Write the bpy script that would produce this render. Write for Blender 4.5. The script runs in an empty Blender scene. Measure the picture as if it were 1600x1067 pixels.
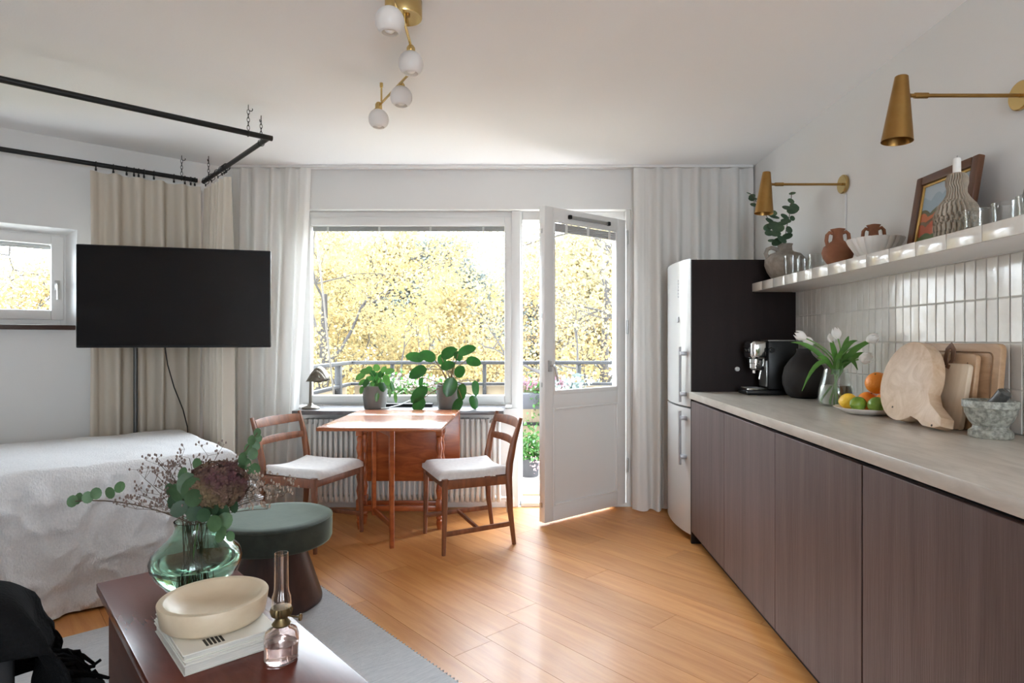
import bpy, bmesh, math, random
import numpy as np
from mathutils import Vector, Matrix, noise as mnoise
random.seed(7)
PI = math.pi
scn = bpy.context.scene
COL = scn.collection

# ------------------------------------------------------------------ camera
HORIZON_Z, FOCAL, CX, CY = 1.203, 955.0, 827.0, 532.0      # focal length and principal point for a 1600 x 1067 frame
cam_d = bpy.data.cameras.new('camera')
cam = bpy.data.objects.new('camera', cam_d)
COL.objects.link(cam)
cam.location = (0, 0, HORIZON_Z)
cam.rotation_euler = (PI / 2, 0, 0)
cam_d.sensor_width = 36.0
cam_d.lens = 36.0 * FOCAL / 1600
cam_d.shift_x = (800 - CX) / 1600
cam_d.shift_y = -(533.5 - CY) / 1600
cam_d.clip_start = 0.05
cam_d.clip_end = 300
scn.camera = cam

# ------------------------------------------------------------------ sky, light, exposure
SKY = 5.0
world = bpy.data.worlds.new('overcast_sky')
scn.world = world
world.use_nodes = True
bgn = world.node_tree.nodes['Background']
bgn.inputs[0].default_value = (0.865, 0.96, 1.085, 1)
bgn.inputs[1].default_value = SKY
scn.view_settings.view_transform = 'Standard'
scn.view_settings.look = 'None'
scn.view_settings.gamma = 1.0
scn.view_settings.use_curve_mapping = False
scn.view_settings.exposure = 2.2
cy = scn.cycles
cy.use_denoising = True
cy.max_bounces = 14
cy.diffuse_bounces = 8
cy.glossy_bounces = 6
cy.transmission_bounces = 12
cy.transparent_max_bounces = 24
cy.sample_clamp_indirect = 8.0
cy.caustics_reflective = False
cy.caustics_refractive = True
cy.blur_glossy = 0.5

def portal(name, loc, direction, w, h):
    l = bpy.data.lights.new(name, 'AREA')
    l.shape = 'RECTANGLE'; l.size = w; l.size_y = h
    l.cycles.is_portal = True
    o = bpy.data.objects.new(name, l); COL.objects.link(o)
    o.location = loc
    o.rotation_euler = Vector(direction).to_track_quat('-Z', 'Y').to_euler()
    o['kind'] = 'helper'
    return o

# the alcove on the left is turned 42.5 degrees: s runs along its wall, n towards that wall
ROT = math.radians(42.5)
U1 = Vector((math.cos(ROT), math.sin(ROT)))
UN = Vector((-math.sin(ROT), math.cos(ROT)))
def LF(s, n, z=0.0):
    return Vector((s * U1.x + n * UN.x, s * U1.y + n * UN.y, z))
def inLF(x, y):
    return (x * U1.x + y * U1.y, x * UN.x + y * UN.y)

WALL_Y, WALL_X, CEIL, LEFT_N, END_S, REAR_Y = 4.42, 1.59, 2.44, 4.69, -2.0, -2.6
portal('sky_portal', (-0.5, 4.72, 1.25), (0, -1, 0), 2.5, 2.3)
portal('sky_portal', LF(0.0, 4.98, 1.6), (-UN.x, -UN.y, 0), 1.0, 0.7)
portal('sky_portal', (0.62, REAR_Y - 0.28, 1.2), (0, 1, 0), 1.5, 2.2)

# ------------------------------------------------------------------ helpers
def tag(o, label=None, cat=None, group=None, kind=None):
    if label: o['label'] = label
    if cat: o['category'] = cat
    if group: o['group'] = group
    if kind: o['kind'] = kind
    return o

def thing(name, label, cat, loc=(0, 0, 0), rz=0.0, group=None, kind=None):
    o = bpy.data.objects.new(name, None)
    o.empty_display_size = 0.05
    COL.objects.link(o)
    o.location = loc
    o.rotation_euler = (0, 0, rz)
    return tag(o, label, cat, group, kind)

def frames(pts):
    """parallel transport frames along a polyline"""
    n = len(pts)
    T = []
    for i in range(n):
        a = pts[max(0, i - 1)]; b = pts[min(n - 1, i + 1)]
        d = (b - a)
        T.append(d.normalized() if d.length > 1e-9 else Vector((0, 0, 1)))
    up = Vector((0, 0, 1)) if abs(T[0].z) < 0.9 else Vector((1, 0, 0))
    N = [(up - T[0] * up.dot(T[0])).normalized()]
    for i in range(1, n):
        v = N[-1] - T[i] * N[-1].dot(T[i])
        N.append(v.normalized() if v.length > 1e-9 else N[-1])
    return T, N, [T[i].cross(N[i]) for i in range(n)]

class MB:
    def __init__(self):
        self.v = []; self.f = []
    def add(self, vs, fs, m=None):
        k = len(self.v)
        self.v.extend([(m @ Vector(p)) if m is not None else Vector(p) for p in vs])
        self.f.extend([tuple(i + k for i in f) for f in fs])
        return self
    def box(self, x0, x1, y0, y1, z0, z1, bev=0.0, seg=2, m=None):
        if bev <= 0:
            vs = [(x, y, z) for z in (z0, z1) for y in (y0, y1) for x in (x0, x1)]
            fs = [(0, 2, 3, 1), (4, 5, 7, 6), (0, 1, 5, 4), (2, 6, 7, 3), (0, 4, 6, 2), (1, 3, 7, 5)]
            return self.add(vs, fs, m)
        bm = bmesh.new()
        bmesh.ops.create_cube(bm, size=1.0)
        for v in bm.verts:
            v.co = Vector(((v.co.x + .5) * (x1 - x0) + x0, (v.co.y + .5) * (y1 - y0) + y0, (v.co.z + .5) * (z1 - z0) + z0))
        b = min(bev, 0.49 * min(x1 - x0, y1 - y0, z1 - z0))
        bmesh.ops.bevel(bm, geom=bm.edges[:], offset=b, segments=seg, profile=0.5, affect='EDGES')
        bm.verts.index_update()
        self.add([v.co.copy() for v in bm.verts], [[v.index for v in f.verts] for f in bm.faces], m)
        bm.free()
        return self
    def lathe(self, prof, seg=32, c=(0, 0, 0), m=None, rfun=None):
        vs = []; fs = []; rings = []
        for (r, z) in prof:
            if r <= 1e-6:
                rings.append([len(vs)]); vs.append((c[0], c[1], c[2] + z))
            else:
                ring = []
                for i in range(seg):
                    a = 2 * PI * i / seg
                    rr = r * (rfun(a, z) if rfun else 1.0)
                    ring.append(len(vs)); vs.append((c[0] + rr * math.cos(a), c[1] + rr * math.sin(a), c[2] + z))
                rings.append(ring)
        for A, B in zip(rings[:-1], rings[1:]):
            if len(A) == 1 and len(B) == 1: continue
            if len(A) == 1:
                fs += [(A[0], B[(i + 1) % seg], B[i]) for i in range(seg)]
            elif len(B) == 1:
                fs += [(A[i], A[(i + 1) % seg], B[0]) for i in range(seg)]
            else:
                fs += [(A[i], A[(i + 1) % seg], B[(i + 1) % seg], B[i]) for i in range(seg)]
        return self.add(vs, fs, m)
    def tube(self, pts, rad, seg=10, caps=True, m=None, flat=1.0):
        pts = [Vector(p) for p in pts]
        n = len(pts)
        rad = [rad] * n if not hasattr(rad, '__len__') else rad
        T, N, B = frames(pts)
        vs = []; fs = []
        for i in range(n):
            for j in range(seg):
                a = 2 * PI * j / seg
                vs.append(pts[i] + (N[i] * math.cos(a) * flat + B[i] * math.sin(a)) * rad[i])
        for i in range(n - 1):
            for j in range(seg):
                k = (j + 1) % seg
                fs.append((i * seg + j, i * seg + k, (i + 1) * seg + k, (i + 1) * seg + j))
        if caps:
            fs.append(tuple(reversed(range(seg))))
            fs.append(tuple((n - 1) * seg + j for j in range(seg)))
        return self.add(vs, fs, m)
    def beam(self, pts, w, h, up=(0, 0, 1), m=None, bev=0.0):
        """rectangular bar along a polyline; w across, h along up; w/h may be lists"""
        pts = [Vector(p) for p in pts]; n = len(pts)
        w = [w] * n if not hasattr(w, '__len__') else w
        h = [h] * n if not hasattr(h, '__len__') else h
        up = Vector(up)
        T, _, _ = frames(pts)
        vs = []; fs = []
        q = 0.72 if bev <= 0 else bev
        prof = [(-1, -q), (-q, -1), (q, -1), (1, -q), (1, q), (q, 1), (-q, 1), (-1, q)] if bev >= 0 else [(-1, -1), (1, -1), (1, 1), (-1, 1)]
        k = len(prof)
        for i in range(n):
            U = (up - T[i] * up.dot(T[i])).normalized()
            S = T[i].cross(U)
            for (a, b) in prof:
                vs.append(pts[i] + S * a * w[i] / 2 + U * b * h[i] / 2)
        for i in range(n - 1):
            for j in range(k):
                l = (j + 1) % k
                fs.append((i * k + j, i * k + l, (i + 1) * k + l, (i + 1) * k + j))
        fs.append(tuple(reversed(range(k)))); fs.append(tuple((n - 1) * k + j for j in range(k)))
        return self.add(vs, fs, m)
    def prism(self, poly, z0, z1, m=None):
        n = len(poly)
        vs = [(p[0], p[1], z0) for p in poly] + [(p[0], p[1], z1) for p in poly]
        fs = [tuple(reversed(range(n))), tuple(range(n, 2 * n))]
        fs += [(i, (i + 1) % n, n + (i + 1) % n, n + i) for i in range(n)]
        return self.add(vs, fs, m)
    def grid(self, nu, nv, fn, m=None, closed_u=False):
        vs = [fn(i / (nu - (0 if closed_u else 1)), j / (nv - 1)) for j in range(nv) for i in range(nu)]
        fs = []
        for j in range(nv - 1):
            for i in range(nu if closed_u else nu - 1):
                k = (i + 1) % nu
                fs.append((j * nu + i, j * nu + k, (j + 1) * nu + k, (j + 1) * nu + i))
        return self.add(vs, fs, m)
    def ellipsoid(self, c, r, seg=20, rings=12, m=None):
        prof = [(math.sin(PI * i / rings), -math.cos(PI * i / rings)) for i in range(rings + 1)]
        prof[0] = (0, -1); prof[-1] = (0, 1)
        mm = Matrix.Translation(Vector(c)) @ Matrix.Diagonal((r[0], r[1], r[2], 1))
        return self.lathe(prof, seg, m=(m @ mm if m is not None else mm))
    def leaf(self, base, d, up, L, wd, droop=0.25, fold=0.15, nu=6, tip=1.0):
        """a leaf blade: base point, direction, up vector, length, width"""
        d = Vector(d).normalized(); up = Vector(up)
        up = (up - d * up.dot(d))
        up = up.normalized() if up.length > 1e-6 else Vector((1, 0, 0))
        s = d.cross(up)
        vs = []; fs = []
        for i in range(nu + 1):
            u = i / nu
            w = wd / 2 * (max(.03, math.sqrt(max(0, 1 - (2 * u - 1) ** 2))) * (1.08 - .22 * u) if tip < 1 else (math.sin(PI * u ** 0.75) ** 0.8 if 0 < u < 1 else 0.02))
            c = Vector(base) + d * (L * u) - Vector((0, 0, 1)) * (droop * L * u * u) + up * 0.0
            vs += [c - s * w + up * (fold * w), c, c + s * w + up * (fold * w)]
        for i in range(nu):
            a = 3 * i
            fs += [(a, a + 1, a + 4, a + 3), (a + 1, a + 2, a + 5, a + 4)]
        return self.add(vs, fs)
    def build(self, name, mat, parent=None, smooth=True, world=False, angle=38, kind=None, label=None, flip=False):
        me = bpy.data.meshes.new(name)
        vs = self.v
        if world and parent is not None:
            inv = (Matrix.Translation(parent.location) @ parent.rotation_euler.to_matrix().to_4x4()).inverted()
            vs = [inv @ p for p in vs]
        me.from_pydata([tuple(p) for p in vs], [], self.f)
        if flip: me.flip_normals()
        me.update()
        if smooth and len(me.polygons):
            me.polygons.foreach_set('use_smooth', [True] * len(me.polygons))
            me.set_sharp_from_angle(angle=math.radians(angle))
        if mat is not None: me.materials.append(mat)
        o = bpy.data.objects.new(name, me)
        COL.objects.link(o)
        if parent is not None: o.parent = parent
        if kind: o['kind'] = kind
        if label: o['label'] = label
        return o

def dup_part(o, parent, loc=None, rz=None):
    c = o.copy(); COL.objects.link(c); c.parent = parent
    if loc is not None: c.location = loc
    if rz is not None: c.rotation_euler = (0, 0, rz)
    return c

def copy_tree(o, parent=None):
    c = o.copy(); COL.objects.link(c); c.parent = parent
    for ch in list(o.children): copy_tree(ch, c)
    return c

def fbm(x, y, z=0.0, oct=4):
    return mnoise.fractal(Vector((x, y, z)), 1.0, 2.0, oct)

# ------------------------------------------------------------------ materials
def srgb(r, g, b):
    f = lambda c: (c / 255 / 12.92) if c / 255 <= 0.04045 else ((c / 255 + 0.055) / 1.055) ** 2.4
    return (f(r), f(g), f(b))

def M(name, col, rough=0.5, metal=0.0, col2=None, scale=5.0, stretch=(1, 1, 1), detail=4.0, distort=0.0, ramp=(0.35, 0.65),
      bump=0.0, bscale=60.0, bstretch=(1, 1, 1), coat=0.0, sheen=0.0, translucent=0.0, rand=0.0, spec=0.5, ior=1.5, alpha_tint=None, rough2=None):
    m = bpy.data.materials.new(name); m.use_nodes = True
    nt = m.node_tree; N = nt.nodes; Lk = nt.links
    p = N['Principled BSDF']
    p.inputs['Base Color'].default_value = (*col, 1)
    p.inputs['Roughness'].default_value = rough
    p.inputs['Metallic'].default_value = metal
    p.inputs['IOR'].default_value = ior
    p.inputs['Specular IOR Level'].default_value = spec
    p.inputs['Coat Weight'].default_value = coat
    p.inputs['Coat Roughness'].default_value = 0.12
    p.inputs['Sheen Weight'].default_value = sheen
    p.inputs['Sheen Roughness'].default_value = 0.35
    tc = N.new('ShaderNodeTexCoord')
    colsock = None
    oi = None
    if rand > 0:
        oi = N.new('ShaderNodeObjectInfo')
    if col2 is not None:
        mp = N.new('ShaderNodeMapping'); mp.inputs['Scale'].default_value = tuple(scale * s for s in stretch)
        Lk.new(tc.outputs['Object'], mp.inputs['Vector'])
        if oi is not None:
            ad = N.new('ShaderNodeVectorMath'); ad.operation = 'SCALE'
            cb = N.new('ShaderNodeCombineXYZ'); cb.inputs[0].default_value = 37; cb.inputs[1].default_value = 19; cb.inputs[2].default_value = 11
            Lk.new(cb.outputs[0], ad.inputs[0]); Lk.new(oi.outputs['Random'], ad.inputs['Scale'])
            Lk.new(ad.outputs[0], mp.inputs['Location'])
        nz = N.new('ShaderNodeTexNoise'); nz.inputs['Scale'].default_value = 1.0
        nz.inputs['Detail'].default_value = detail; nz.inputs['Distortion'].default_value = distort
        nz.inputs['Roughness'].default_value = 0.6
        Lk.new(mp.outputs[0], nz.inputs['Vector'])
        rp = N.new('ShaderNodeValToRGB')
        rp.color_ramp.elements[0].position = ramp[0]; rp.color_ramp.elements[1].position = ramp[1]
        rp.color_ramp.elements[0].color = (*col, 1); rp.color_ramp.elements[1].color = (*col2, 1)
        Lk.new(nz.outputs['Fac'], rp.inputs['Fac'])
        colsock = rp.outputs['Color']
        if rough2 is not None:
            mr = N.new('ShaderNodeMapRange'); mr.inputs['To Min'].default_value = rough; mr.inputs['To Max'].default_value = rough2
            Lk.new(nz.outputs['Fac'], mr.inputs['Value']); Lk.new(mr.outputs[0], p.inputs['Roughness'])
    if oi is not None:
        hsv = N.new('ShaderNodeHueSaturation')
        mr = N.new('ShaderNodeMapRange'); mr.inputs['To Min'].default_value = 1 - rand; mr.inputs['To Max'].default_value = 1 + rand
        Lk.new(oi.outputs['Random'], mr.inputs['Value']); Lk.new(mr.outputs[0], hsv.inputs['Value'])
        if colsock is not None: Lk.new(colsock, hsv.inputs['Color'])
        else: hsv.inputs['Color'].default_value = (*col, 1)
        colsock = hsv.outputs['Color']
    if colsock is not None: Lk.new(colsock, p.inputs['Base Color'])
    if bump > 0:
        mb = N.new('ShaderNodeMapping'); mb.inputs['Scale'].default_value = tuple(bscale * s for s in bstretch)
        Lk.new(tc.outputs['Object'], mb.inputs['Vector'])
        if oi is not None:
            cb2 = N.new('ShaderNodeVectorMath'); cb2.operation = 'SCALE'
            cb3 = N.new('ShaderNodeCombineXYZ'); cb3.inputs[0].default_value = 53; cb3.inputs[1].default_value = 91; cb3.inputs[2].default_value = 77
            Lk.new(cb3.outputs[0], cb2.inputs[0]); Lk.new(oi.outputs['Random'], cb2.inputs['Scale']); Lk.new(cb2.outputs[0], mb.inputs['Location'])
        nb = N.new('ShaderNodeTexNoise'); nb.inputs['Scale'].default_value = 1.0; nb.inputs['Detail'].default_value = 3
        Lk.new(mb.outputs[0], nb.inputs['Vector'])
        bp = N.new('ShaderNodeBump'); bp.inputs['Strength'].default_value = bump; bp.inputs['Distance'].default_value = 0.01
        Lk.new(nb.outputs['Fac'], bp.inputs['Height']); Lk.new(bp.outputs[0], p.inputs['Normal'])
    if translucent > 0:
        tr = N.new('ShaderNodeBsdfTranslucent')
        if colsock is not None: Lk.new(colsock, tr.inputs['Color'])
        else: tr.inputs['Color'].default_value = (*col, 1)
        mx = N.new('ShaderNodeMixShader'); mx.inputs[0].default_value = translucent
        out = N['Material Output']
        Lk.new(p.outputs[0], mx.inputs[1]); Lk.new(tr.outputs[0], mx.inputs[2]); Lk.new(mx.outputs[0], out.inputs['Surface'])
    return m

def thin_glass(name, tint=(1, 1, 1), refl=1.0):
    m = bpy.data.materials.new(name); m.use_nodes = True
    nt = m.node_tree; N = nt.nodes; Lk = nt.links
    N.remove(N['Principled BSDF'])
    t = N.new('ShaderNodeBsdfTransparent'); t.inputs[0].default_value = (*tint, 1)
    g = N.new('ShaderNodeBsdfGlossy'); g.inputs['Roughness'].default_value = 0.02; g.inputs[0].default_value = (1, 1, 1, 1)
    lw = N.new('ShaderNodeLayerWeight'); lw.inputs['Blend'].default_value = 0.5
    pw = N.new('ShaderNodeMath'); pw.operation = 'POWER'; pw.inputs[1].default_value = 4.0
    Lk.new(lw.outputs['Facing'], pw.inputs[0])
    mu = N.new('ShaderNodeMath'); mu.operation = 'MULTIPLY_ADD'; mu.inputs[1].default_value = 0.45 * refl; mu.inputs[2].default_value = 0.035 * refl
    Lk.new(pw.outputs[0], mu.inputs[0])
    mx = N.new('ShaderNodeMixShader')
    Lk.new(mu.outputs[0], mx.inputs[0]); Lk.new(t.outputs[0], mx.inputs[1]); Lk.new(g.outputs[0], mx.inputs[2])
    Lk.new(mx.outputs[0], N['Material Output'].inputs['Surface'])
    return m

def solid_glass(name, col, ior=1.45, rough=0.0):
    m = bpy.data.materials.new(name); m.use_nodes = True
    p = m.node_tree.nodes['Principled BSDF']
    p.inputs['Base Color'].default_value = (*col, 1)
    p.inputs['Transmission Weight'].default_value = 1.0
    p.inputs['Roughness'].default_value = rough
    p.inputs['IOR'].default_value = ior
    return m

WHITE = (0.80, 0.79, 0.77)
m_wall = M('wall_paint', (0.71, 0.705, 0.69), 0.85, bump=0.05, bscale=220)
m_ceil = M('ceiling_paint', (0.885, 0.895, 0.905), 0.9, bump=0.06, bscale=120)
m_trim = M('white_lacquer', (0.72, 0.715, 0.70), 0.36, bump=0.02, bscale=40)
m_trim_out = M('white_exterior', (0.75, 0.74, 0.72), 0.6)
m_floor = M('oak_plank', srgb(188, 122, 60), 0.40, col2=srgb(212, 152, 90), scale=3.0, stretch=(9.0, 0.7, 1), detail=8, distort=0.4,
            ramp=(0.3, 0.7), bump=0.06, bscale=30, bstretch=(14, 1, 1), rand=0.10, coat=0.08, rough2=0.48)
m_subfloor = M('subfloor', (0.08, 0.05, 0.03), 0.9)
m_cab = M('dark_stained_oak', (0.072, 0.045, 0.042), 0.42, col2=(0.115, 0.078, 0.074), scale=2.2, stretch=(6, 9, 0.45), detail=8, distort=0.6,
          bump=0.14, bscale=20, bstretch=(6, 10, 0.4), rand=0.05)
m_cabdark = M('cabinet_inside', (0.012, 0.009, 0.009), 0.7)
m_panel = M('shaded_side_panel', (0.012, 0.0072, 0.0065), 0.6, col2=(0.016, 0.0095, 0.009), spec=.2, scale=3, stretch=(8, 8, 0.6), bump=0.04, bscale=20, bstretch=(8, 8, 0.5))  # darker than the cabinet oak: the panel's shade is put into its colour
m_top = M('stone_worktop', srgb(196, 188, 177), 0.26, col2=srgb(170, 161, 150), scale=5.0, stretch=(5, 1.1, 4), detail=8, distort=0.9, ramp=(0.4, 0.75), rough2=0.33)
m_tile = M('glazed_tile', (0.68, 0.65, 0.59), 0.14, col2=(0.76, 0.735, 0.685), scale=9, rand=0.07, bump=0.10, bscale=22, bstretch=(1, 1.6, 0.8), coat=0.5)
m_grout = M('grout', (0.58, 0.56, 0.52), 0.9)
m_teak = M('teak', srgb(100, 58, 38), 0.42, col2=srgb(136, 84, 54), scale=4, stretch=(5, 5, 1.2), detail=6, distort=1.0, bump=0.03, bscale=60)
m_teakred = M('mahogany_red_wood', srgb(138, 66, 28), 0.33, col2=srgb(176, 96, 48), scale=3, stretch=(1.5, 6, 6), detail=6, distort=1.2, bump=0.03, bscale=50, coat=0.2)
m_tabletop = M('red_wood_table_top', srgb(150, 84, 52), 0.24, col2=srgb(186, 118, 80), scale=3, stretch=(1.2, 6, 1), detail=6, distort=0.8, coat=0.35)
m_seat = M('pale_seat_wool', (0.70, 0.67, 0.64), 0.95, col2=(0.62, 0.59, 0.57), scale=40, bump=0.12, bscale=300, sheen=0.2)
m_linen_w = M('white_linen_curtain', (0.78, 0.765, 0.74), 0.95, translucent=0.25, bump=0.05, bscale=400)
m_linen_b = M('beige_linen_curtain', (0.60, 0.54, 0.455), 0.95, translucent=0.06, bump=0.06, bscale=300)
m_black = M('black_metal', (0.012, 0.012, 0.012), 0.45, metal=0.4)
m_chrome = M('chrome', (0.78, 0.78, 0.77), 0.12, metal=1.0)
m_steel = M('brushed_steel', (0.52, 0.52, 0.51), 0.35, metal=1.0)
m_brass = M('aged_brass', (0.38, 0.225, 0.075), 0.38, metal=1.0, col2=(0.31, 0.17, 0.05), scale=8, bump=0.02, bscale=200)
m_brass2 = M('polished_brass', (0.62, 0.46, 0.20), 0.25, metal=1.0)
m_plastic_b = M('black_plastic', (0.007, 0.007, 0.0075), 0.38, spec=.35)
m_fridge = M('white_enamel', (0.52, 0.515, 0.50), 0.25, coat=0.3)
m_pane = thin_glass('window_glass', (0.97, 0.98, 0.97), 0.8)
m_tumbler = thin_glass('clear_tumbler_glass', (0.955, 0.965, 0.96), 1.3)

# ================================================================== the room shell
def struct(o):
    o['kind'] = 'structure'
    return o

ROOM = [(WALL_X, WALL_Y)]
def left_wall_x(y): return (UN.y * y - LEFT_N) / -UN.x * -1 if False else (LEFT_N - UN.y * y) / UN.x
ROOM.append((left_wall_x(WALL_Y), WALL_Y))
c0 = LF(END_S, LEFT_N); ROOM.append((c0.x, c0.y))
# end wall runs along -n until the rear wall
k = (c0.y - REAR_Y) / UN.y
ROOM.append((c0.x - UN.x * k, REAR_Y))
ROOM.append((WALL_X, REAR_Y))

def clip(poly, clipper):
    """Sutherland-Hodgman against a convex counter-clockwise polygon"""
    out = poly
    n = len(clipper)
    for i in range(n):
        a = Vector(clipper[i]); b = Vector(clipper[(i + 1) % n])
        inp = out; out = []
        if not inp: break
        def side(p): return (b.x - a.x) * (p[1] - a.y) - (b.y - a.y) * (p[0] - a.x)
        for j in range(len(inp)):
            p = inp[j]; q = inp[(j + 1) % len(inp)]
            sp, sq = side(p), side(q)
            if sp >= 0: out.append(p)
            if (sp >= 0) != (sq >= 0):
                t = sp / (sp - sq)
                out.append((p[0] + (q[0] - p[0]) * t, p[1] + (q[1] - p[1]) * t))
    return out

# floor: dark base with the oak planks laid in the direction of the alcove
floor = struct(MB().prism(ROOM, -0.12, -0.014).build('floor', m_subfloor, None, smooth=False))
room_lf = [inLF(*p) for p in ROOM]
PW = 0.186
rng = random.Random(3)
smin = min(p[0] for p in room_lf); smax = max(p[0] for p in room_lf)
nmin = min(p[1] for p in room_lf); nmax = max(p[1] for p in room_lf)
i0 = int(smin / PW) - 1
for i in range(i0, int(smax / PW) + 2):
    s0 = 1.73 + (i - 9) * PW
    n0 = nmin - rng.random() * 1.6
    while n0 < nmax:
        ln = rng.choice((0.9, 1.25, 1.6, 1.8))
        g = 0.0007
        poly = clip([(s0 + g, n0 + g), (s0 + PW - g, n0 + g), (s0 + PW - g, n0 + ln - g), (s0 + g, n0 + ln - g)], room_lf)
        n0 += ln
        if len(poly) >= 3:
            area = abs(sum(poly[a][0] * poly[(a + 1) % len(poly)][1] - poly[(a + 1) % len(poly)][0] * poly[a][1] for a in range(len(poly)))) / 2
            if area > 0.002:
                pl = MB().prism(poly, -0.014, 0.0).build('plank', m_floor, floor, smooth=False)
                pl.rotation_euler = (0, 0, ROT)

def grow(poly, d):
    c = Vector((sum(p[0] for p in poly) / len(poly), sum(p[1] for p in poly) / len(poly)))
    return [tuple(Vector(p) + (Vector(p) - c).normalized() * d) for p in poly]
struct(MB().prism(grow(ROOM, 0.5), CEIL, CEIL + 0.2).build('ceiling', m_ceil, None, smooth=False))

def wall_cells(mb, a0, a1, z0, z1, y0, y1, holes):
    """a wall along x with rectangular holes, thickness y0..y1"""
    xs = sorted(set([a0, a1] + [v for h in holes for v in h[:2]]))
    zs = sorted(set([z0, z1] + [v for h in holes for v in h[2:]]))
    xs = [x for x in xs if a0 <= x <= a1]; zs = [z for z in zs if z0 <= z <= z1]
    for i in range(len(xs) - 1):
        # merge vertical runs
        run = None
        for j in range(len(zs) - 1):
            cx, cz = (xs[i] + xs[i + 1]) / 2, (zs[j] + zs[j + 1]) / 2
            hole = any(h[0] < cx < h[1] and h[2] < cz < h[3] for h in holes)
            if not hole:
                if run is None: run = zs[j]
            if (hole or j == len(zs) - 2) and run is not None:
                mb.box(xs[i], xs[i + 1], y0, y1, run, zs[j] if hole else zs[j + 1])
                run = None

WIN_L, WIN_R, DOOR_R, WIN_Z0, WIN_Z1 = -1.72, -0.08, 0.735, 0.705, 2.152
mb = MB()
wall_cells(mb, left_wall_x(WALL_Y) - 0.05, WALL_X + 0.3, -0.12, CEIL, WALL_Y, WALL_Y + 0.3,
           [(WIN_L, WIN_R, WIN_Z0, WIN_Z1), (WIN_R, DOOR_R, 0.0, WIN_Z1)])
struct(mb.build('wall_back', m_wall, None, smooth=False))
mb = MB(); mb.box(WALL_X, WALL_X + 0.3, REAR_Y - 0.3, WALL_Y, -0.12, CEIL)
struct(mb.build('wall_right', m_wall, None, smooth=False))
FILL_WIN = (0.0, 1.25, 0.30, 2.15)
mb = MB(); wall_cells(mb, ROOM[3][0] - 0.3, WALL_X, -0.12, CEIL, REAR_Y - 0.3, REAR_Y, [FILL_WIN])
struct(mb.build('wall_rear', m_wall, None, smooth=False))
W2 = (-0.45, 0.493, 1.285, 1.889)
mb = MB(); wall_cells(mb, END_S - 0.3, inLF(*ROOM[1])[0], -0.12, CEIL, LEFT_N, LEFT_N + 0.28, [W2])
o = struct(mb.build('wall_left', m_wall, None, smooth=False)); o.rotation_euler = (0, 0, ROT)
n_rear = inLF(*ROOM[3])[1]
mb = MB(); mb.box(END_S - 0.3, END_S, n_rear - 0.3, LEFT_N, -0.12, CEIL)
o = struct(mb.build('wall_end', m_wall, None, smooth=False)); o.rotation_euler = (0, 0, ROT)
# unseen window added in the rear wall to fill the dark room with light
w3 = struct(thing('added_fill_window', None, None))
mb = MB()
for x in (FILL_WIN[0], .60, FILL_WIN[1] - .06): mb.box(x, x + .06, REAR_Y - .16, REAR_Y - .1, FILL_WIN[2], FILL_WIN[3])
mb.box(FILL_WIN[0], FILL_WIN[1], REAR_Y - .16, REAR_Y - .1, FILL_WIN[2], FILL_WIN[2] + .06); mb.box(FILL_WIN[0], FILL_WIN[1], REAR_Y - .16, REAR_Y - .1, FILL_WIN[3] - .06, FILL_WIN[3])
mb.build('window_frame', m_trim, w3, smooth=False)
MB().box(FILL_WIN[0] + .05, FILL_WIN[1] - .05, REAR_Y - .135, REAR_Y - .129, FILL_WIN[2] + .05, FILL_WIN[3] - .05).build('pane', m_pane, w3, smooth=False)

# soft cove where the right wall meets the ceiling, plain baseboards
for nm, x0, x1, y0, y1 in (('baseboard_back', left_wall_x(WALL_Y) + .06, WIN_R - .03, WALL_Y - .014, WALL_Y),
                           ('baseboard_right_of_door', DOOR_R + .03, WALL_X, WALL_Y - .014, WALL_Y)):
    nm2 = nm if nm == 'baseboard_back' else 'baseboard_right'
    struct(MB().box(x0, x1, y0, y1, 0, 0.075, 0.004).build(nm2, m_trim))
o = struct(MB().box(END_S, inLF(*ROOM[1])[0] - .03, LEFT_N - .014, LEFT_N, 0, .075, .004).build('baseboard_left', m_trim)); o.rotation_euler = (0, 0, ROT)

# ------------------------------------------------------------------ main window
def ring(mb, x0, x1, z0, z1, y0, y1, wl, wr, wb, wt, bev=0.004):
    mb.box(x0, x0 + wl, y0, y1, z0, z1, bev); mb.box(x1 - wr, x1, y0, y1, z0, z1, bev)
    mb.box(x0 + wl, x1 - wr, y0, y1, z0, z0 + wb, bev); mb.box(x0 + wl, x1 - wr, y0, y1, z1 - wt, z1, bev)

w1 = struct(thing('window_1', 'wide white-framed balcony window behind the drop-leaf table', None))
mb = MB(); ring(mb, WIN_L, WIN_R - .02, WIN_Z0 + .025, WIN_Z1, 4.50, 4.62, .055, .03, .02, .05)
mb.box(WIN_R - .05, WIN_R + .015, 4.47, 4.62, 0.0, WIN_Z1, .005)
mb.build('window_frame', m_trim, w1)
mb = MB(); ring(mb, WIN_L + .05, WIN_R - .04, WIN_Z0 + .04, WIN_Z1 - .045, 4.485, 4.55, .065, .062, .055, .06, .006)
mb.build('window_sash', m_trim, w1)
MB().box(WIN_L + .11, WIN_R - .10, 4.515, 4.521, WIN_Z0 + .09, WIN_Z1 - .10).build('pane', m_pane, w1, smooth=False)
mb = MB()
for i in range(5): mb.box(WIN_L + .118, WIN_R - .105, 4.523, 4.545, 2.012 + i * .007, 2.017 + i * .007)
bl = mb.build('window_blind', M('blind_grey', (0.42, 0.42, 0.43), 0.5), w1, smooth=False)
for x in (-1.49, -1.11, -0.73, -0.34):
    MB().box(x - .008, x + .008, 4.5215, 4.5228, 2.01, 2.05).build('ladder_tape', m_trim, bl, smooth=False)
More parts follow.
